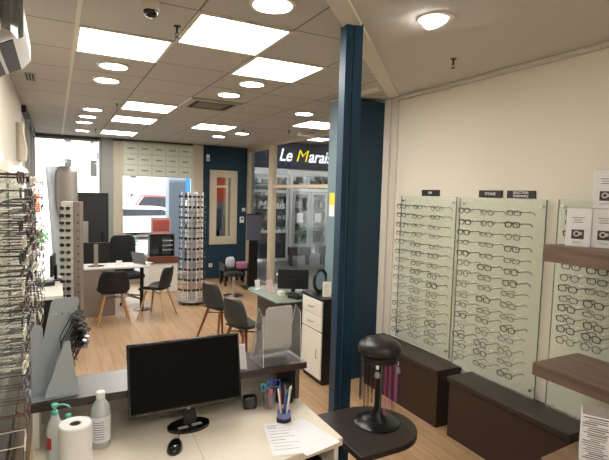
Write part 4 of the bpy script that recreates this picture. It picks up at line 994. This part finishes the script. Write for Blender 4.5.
b = MB(); b.box(1.90, 2.0, -.02, .08, 0, 2.5); b.box(3.22, 3.32, -.02, .08, 0, 2.5); b.box(2.0, 3.22, -.02, .08, 2.04, 2.12); b.box(1.9, 3.32, -.02, .08, 2.5, 2.68)
fr = b.build('door_frame', WFR, t); box(2.0, 3.22, .03, .036, 2.12, 2.42).build('pane', SHOPGLASS, fr)
for x0 in (2.02, 2.63):
    b = MB(); b.box(x0, x0 + .07, -.01, .05, .02, 2.03); b.box(x0 + .5, x0 + .57, -.01, .05, .02, 2.03); b.box(x0 + .07, x0 + .5, -.01, .05, .02, .2); b.box(x0 + .07, x0 + .5, -.01, .05, 1.95, 2.03)
    d = b.build('door', mat('grey_door_frame', rgb(176, 180, 182), .4), t); box(x0 + .07, x0 + .5, .015, .022, .2, 1.95).build('pane', SHOPGLASS, d)
    box(x0 + .12, x0 + .34, -.012, -.008, 1.12, 1.4).build('paper_notice', PAPER, d)
b = MB(); b.box(3.34, 3.42, 0, .06, 0, 2.5); b.box(5.1, 5.2, 0, .06, 0, 2.5); b.box(3.42, 5.1, 0, .06, 0, .1); b.box(3.42, 5.1, 0, .06, 2.4, 2.5)
w = b.build('window_frame', WFR, t); box(3.42, 5.1, .03, .036, .1, 2.4).build('pane', SHOPGLASS, w)
x = 1.50
for s, m in (('Le', WLETTER), ('M', YELLOWL), ('arais', WLETTER)):
    o = text('sign_letters', s, .5, m if m == YELLOWL else mat('lit_white_letter', rgb(244, 244, 248), .6, emit=.55), t, (x, -.06, 3.05), (PI / 2, 0, 0), .01, shear=.28, offset=-.004 if s == 'M' else .006, align='LEFT', sx=1.0 if s == 'M' else .84)
    x += {'Le': .53, 'M': .42}.get(s, 0)
text('window_letters', 'Le Marais', .32, WLETTER, t, (1.12, -.012, 1.62), (PI / 2, 0, 0), .003, shear=.28, offset=.004)
box(2.56, 2.86, -.03, -.02, 2.15, 2.36).build('hanging_card', mat('brown_card', rgb(92, 66, 52), .6), t)
# shop interior behind its glass
struct('wall_shop', box(4.1, 9.4, 14.2, 14.3, -.1, 3.4), mat('shop_back_wall', rgb(186, 190, 194), .8))
t = thing('shop_shelf', 'tall shelf of goods inside the shop behind its windows', 'shelf', (4.25, 13.9, -.02))
for i in range(6): box(0, 4.9, -.25, .2, .35 + i * .38, .38 + i * .38).build('shelf_board', mat('shop_shelf_board', rgb(120, 116, 112), .6), t)
for x in (0, 1.2, 2.4, 3.6, 4.9): box(x - .02, x + .02, -.25, .2, 0, 2.5).build('upright', mat('shop_shelf_board', rgb(120, 116, 112), .6), t)
g = MB(); g2 = MB(); g3 = MB()
for i in range(6):
    x = .08
    while x < 4.8:
        w = random.uniform(.06, .16); h = random.uniform(.1, .28); random.choice((g, g2, g3)).box(x, x + w, -.18, .05, .382 + i * .38, .382 + i * .38 + h); x += w + random.uniform(.02, .1)
for gg, c, w in ((g, (208, 210, 212), 'pale'), (g2, (70, 64, 62), 'dark'), (g3, (150, 140, 120), 'beige')):
    o = gg.build('shop_goods', mat('goods_%d' % c[0], rgb(*c), .6)); o.location = (4.25, 13.9, -.02); o['kind'] = 'stuff'; o['label'] = w + ' goods packed on the shelves inside the shop'; o['category'] = 'goods'
for x, lab in ((5.95, 'black planter box outside the shop door, left one'), (6.95, 'black planter box outside the shop door, right one')):
    t = thing('planter_box', lab, 'planter', (x, 11.6, -.02)); box(-.3, .3, -.12, .12, .28, .5).build('trough', BLACKP, t, bevel=.004)
    for s in (-1, 1): box(s * .26 - .02, s * .26 + .02, -.1, .1, 0, .28).build('leg', BLACKM, t)
    MB().lathe([(.001, .48), (.25, .49), (.22, .51), (.001, .52)], n=20, sy=.4).build('soil', mat('soil', rgb(44, 36, 30), .9), t)
for i, (x, y, lab) in enumerate(((5.3, 6.5, 'added fill lamp panel in the arcade nearest the blue pillar'), (5.8, 9.0, 'added fill lamp panel in the middle of the arcade'), (6.0, 11.4, 'added fill lamp panel before the shopfront'), (7.9, 11.4, 'added fill lamp panel before the right end of the shopfront'))):  # added, out of view, to lift the dark arcade
    t = thing('arcade_fill_lamp', lab, 'ceiling light', (x, y, 3.45), 0, 'fill lamps added in the arcade ceiling')
    box(-.62, .62, -.32, .32, -.02, 0).build('frame', TRIMW, t); box(-.6, .6, -.3, .3, -.024, -.02).build('diffuser', LEDA, t)
for x, lab in ((5.2, 'added fill lamp inside the shop, left'), (6.9, 'added fill lamp inside the shop behind its door')):  # added to light the shop behind its glass
    t = thing('shop_fill_lamp', lab, 'ceiling light', (x, 13.3, 3.05), 0, 'fill lamps added inside the shop')
    box(-.62, .62, -.32, .32, -.02, 0).build('frame', TRIMW, t); box(-.6, .6, -.3, .3, -.024, -.02).build('diffuser', LEDA, t); MB().tube([(0, 0, 0), (0, 0, .4)], .01, 6).build('rod', TRIMW, t)
t = thing('hanging_banner', 'orange banner added in the arcade for the orange reflection in the tall mirror', 'banner', (5.6, 3.9, 2.1))  # invented to give the mirror its orange reflection
box(-.45, .45, -.01, .01, -.5, 1.0).build('cloth', ORANGE, t); MB().tube([(-.5, 0, 1.02), (.5, 0, 1.02)], .015, 8).build('rod', BLACKM, t)
for s in (-.45, .45): MB().tube([(s, 0, 1.02), (s, 0, 1.36)], .004, 6).build('cord', BLACKM, t)

# ------------------------------------------------------------------ the street
struct('street_ground', box(-20, 3.95, 10.4, 28, -.15, -.03), ASPHALT)
struct('street_ground_far', box(3.95, 16, 14.5, 28, -.15, -.03), ASPHALT)
t = thing('street_building', 'pale building across the street with rows of narrow windows', 'building', (-4, 25, -.03))
box(-14, 18, 0, 3, 0, 14).build('wall', FACADE, t)
for r in range(3):
    for k in range(12):
        x = -9 + k * 1.45 + .35 * (k % 2) ; z = 1.0 + r * 1.55
        b = box(x, x + .28, -.04, .02, z, z + .75).build('window', FWIN, t)
box(5.75, 6.7, -.08, 0, 3.35, 3.75).build('shop_sign', mat('facade_sign', rgb(104, 100, 104), .6), t)
def car(name, lab, loc, rz, paint, L=4.2, h=1.45):
    t = thing(name, lab, 'car', loc, rz)
    P = [(-L / 2, .3), (-L / 2, .8), (-L * .36, .92), (-L * .22, h), (L * .18, h), (L * .34, .95), (L / 2, .82), (L / 2, .3)]
    MB().extrude([(x, -.85, z) for x, z in P], (0, 1.7, 0)).build('body', paint, t, bevel=.08, seg=3)
    for y in (-.86, .84): MB().extrude([(-L * .33, y, .95), (-L * .21, y, h - .08), (L * .16, y, h - .08), (L * .3, y, .97)], (0, .02, 0)).build('window', mat('car_glass', rgb(50, 54, 60), .1), t)
    for x in (-L * .31, L * .31):
        for y in (-.8, .8):
            o = MB().lathe([(.001, -.1), (.31, -.1), (.33, -.06), (.33, .06), (.31, .1), (.001, .1)], n=24).build('wheel', BLACKP, t); o.rotation_euler = (PI / 2, 0, 0); o.location = (x, y, .33)
car('parked_car', 'red car seen through the window below the certificate panel', (4.2, 22.5, -.03), .1, CARRED, h=1.75)
car('parked_car', 'white car parked in front of the red car outside', (3.0, 20.0, -.03), .05, CARWHITE, h=1.3)
t = thing('street_pillar', 'blue-grey pillar outside the window behind the eyewear tower', 'pillar', (2.63, 11.9, -.03))
box(-.2, .2, -.2, .2, .1, 3.4).build('shaft', STREETB, t, bevel=.01); box(-.24, .24, -.24, .24, 0, .1).build('plinth', GREYCON, t)
t = thing('poster_stand', 'dark poster stand with a blue header outside near the round tower', 'sign', (3.25, 12.6, -.03))
box(-.3, .3, -.03, .03, .1, 2.35).build('panel', NAVY, t); box(-.3, .3, -.035, -.03, 1.95, 2.33).build('blue_header', mat('bright_blue', rgb(40, 120, 210), .5), t)
for i in range(4): box(-.22, .22, -.035, -.03, .4 + i * .36, .65 + i * .36).build('poster', PAPER, t)
box(-.35, .35, -.2, .2, 0, .1).build('foot', GREYCON, t)
t = thing('orange_sign', 'orange street sign panel outside the left window', 'sign', (-.72, 17.5, -.03))
box(-.28, .28, -.02, .02, 1.15, 1.75).build('panel', ORANGE, t); MB().tube([(0, .02, 0), (0, .02, 1.2)], .03, 10).build('post', GREYCON, t)
for x, y, s, lab in ((-.6, 16.6, 1.0, 'low green bush outside below the orange sign'), (1.9, 15.2, .8, 'low green bush outside near the white car')):
    t = thing('bush', lab, 'bush', (x, y, -.03))
    b = MB()
    for i in range(220):
        u = Vector((random.gauss(0, 1), random.gauss(0, 1), random.gauss(0, 1))).normalized() * random.uniform(.6, 1) * .42 * s; c = Vector((u.x, u.y, u.z * .8 + .42 * s))
        a = Vector((random.gauss(0, 1), random.gauss(0, 1), random.gauss(0, 1))).normalized() * .06; d = a.orthogonal().normalized() * .035
        b.add([c - a, c + d, c + a, c - d], [(0, 1, 2, 3)])
    b.build('foliage', LEAF, t, smooth=0); MB().tube([(0, 0, 0), (0, 0, .4 * s)], .03, 8).build('trunk', BEECH, t)

# ------------------------------------------------------------------ light
world = bpy.data.worlds.new('sky'); scene.world = world; world.use_nodes = True
bg = world.node_tree.nodes['Background']; bg.inputs['Color'].default_value = (0.90, 0.95, 1.0, 1); bg.inputs['Strength'].default_value = 2.8
sun = bpy.data.lights.new('sun', 'SUN'); sun.energy = 5.0; sun.angle = math.radians(3); sun.color = (1, .96, .9)
so = bpy.data.objects.new('sun', sun); C.objects.link(so); so.rotation_euler = (math.radians(52), 0, math.radians(-14))
vs = scene.view_settings; vs.view_transform = 'Standard'; vs.look = 'None'; vs.gamma = 1.0; vs.exposure = 0.66; vs.use_curve_mapping = False
scene.cycles.max_bounces = 10; scene.cycles.diffuse_bounces = 5; scene.cycles.transparent_max_bounces = 24
scene.cycles.sample_clamp_indirect = 6.0; scene.cycles.use_denoising = True
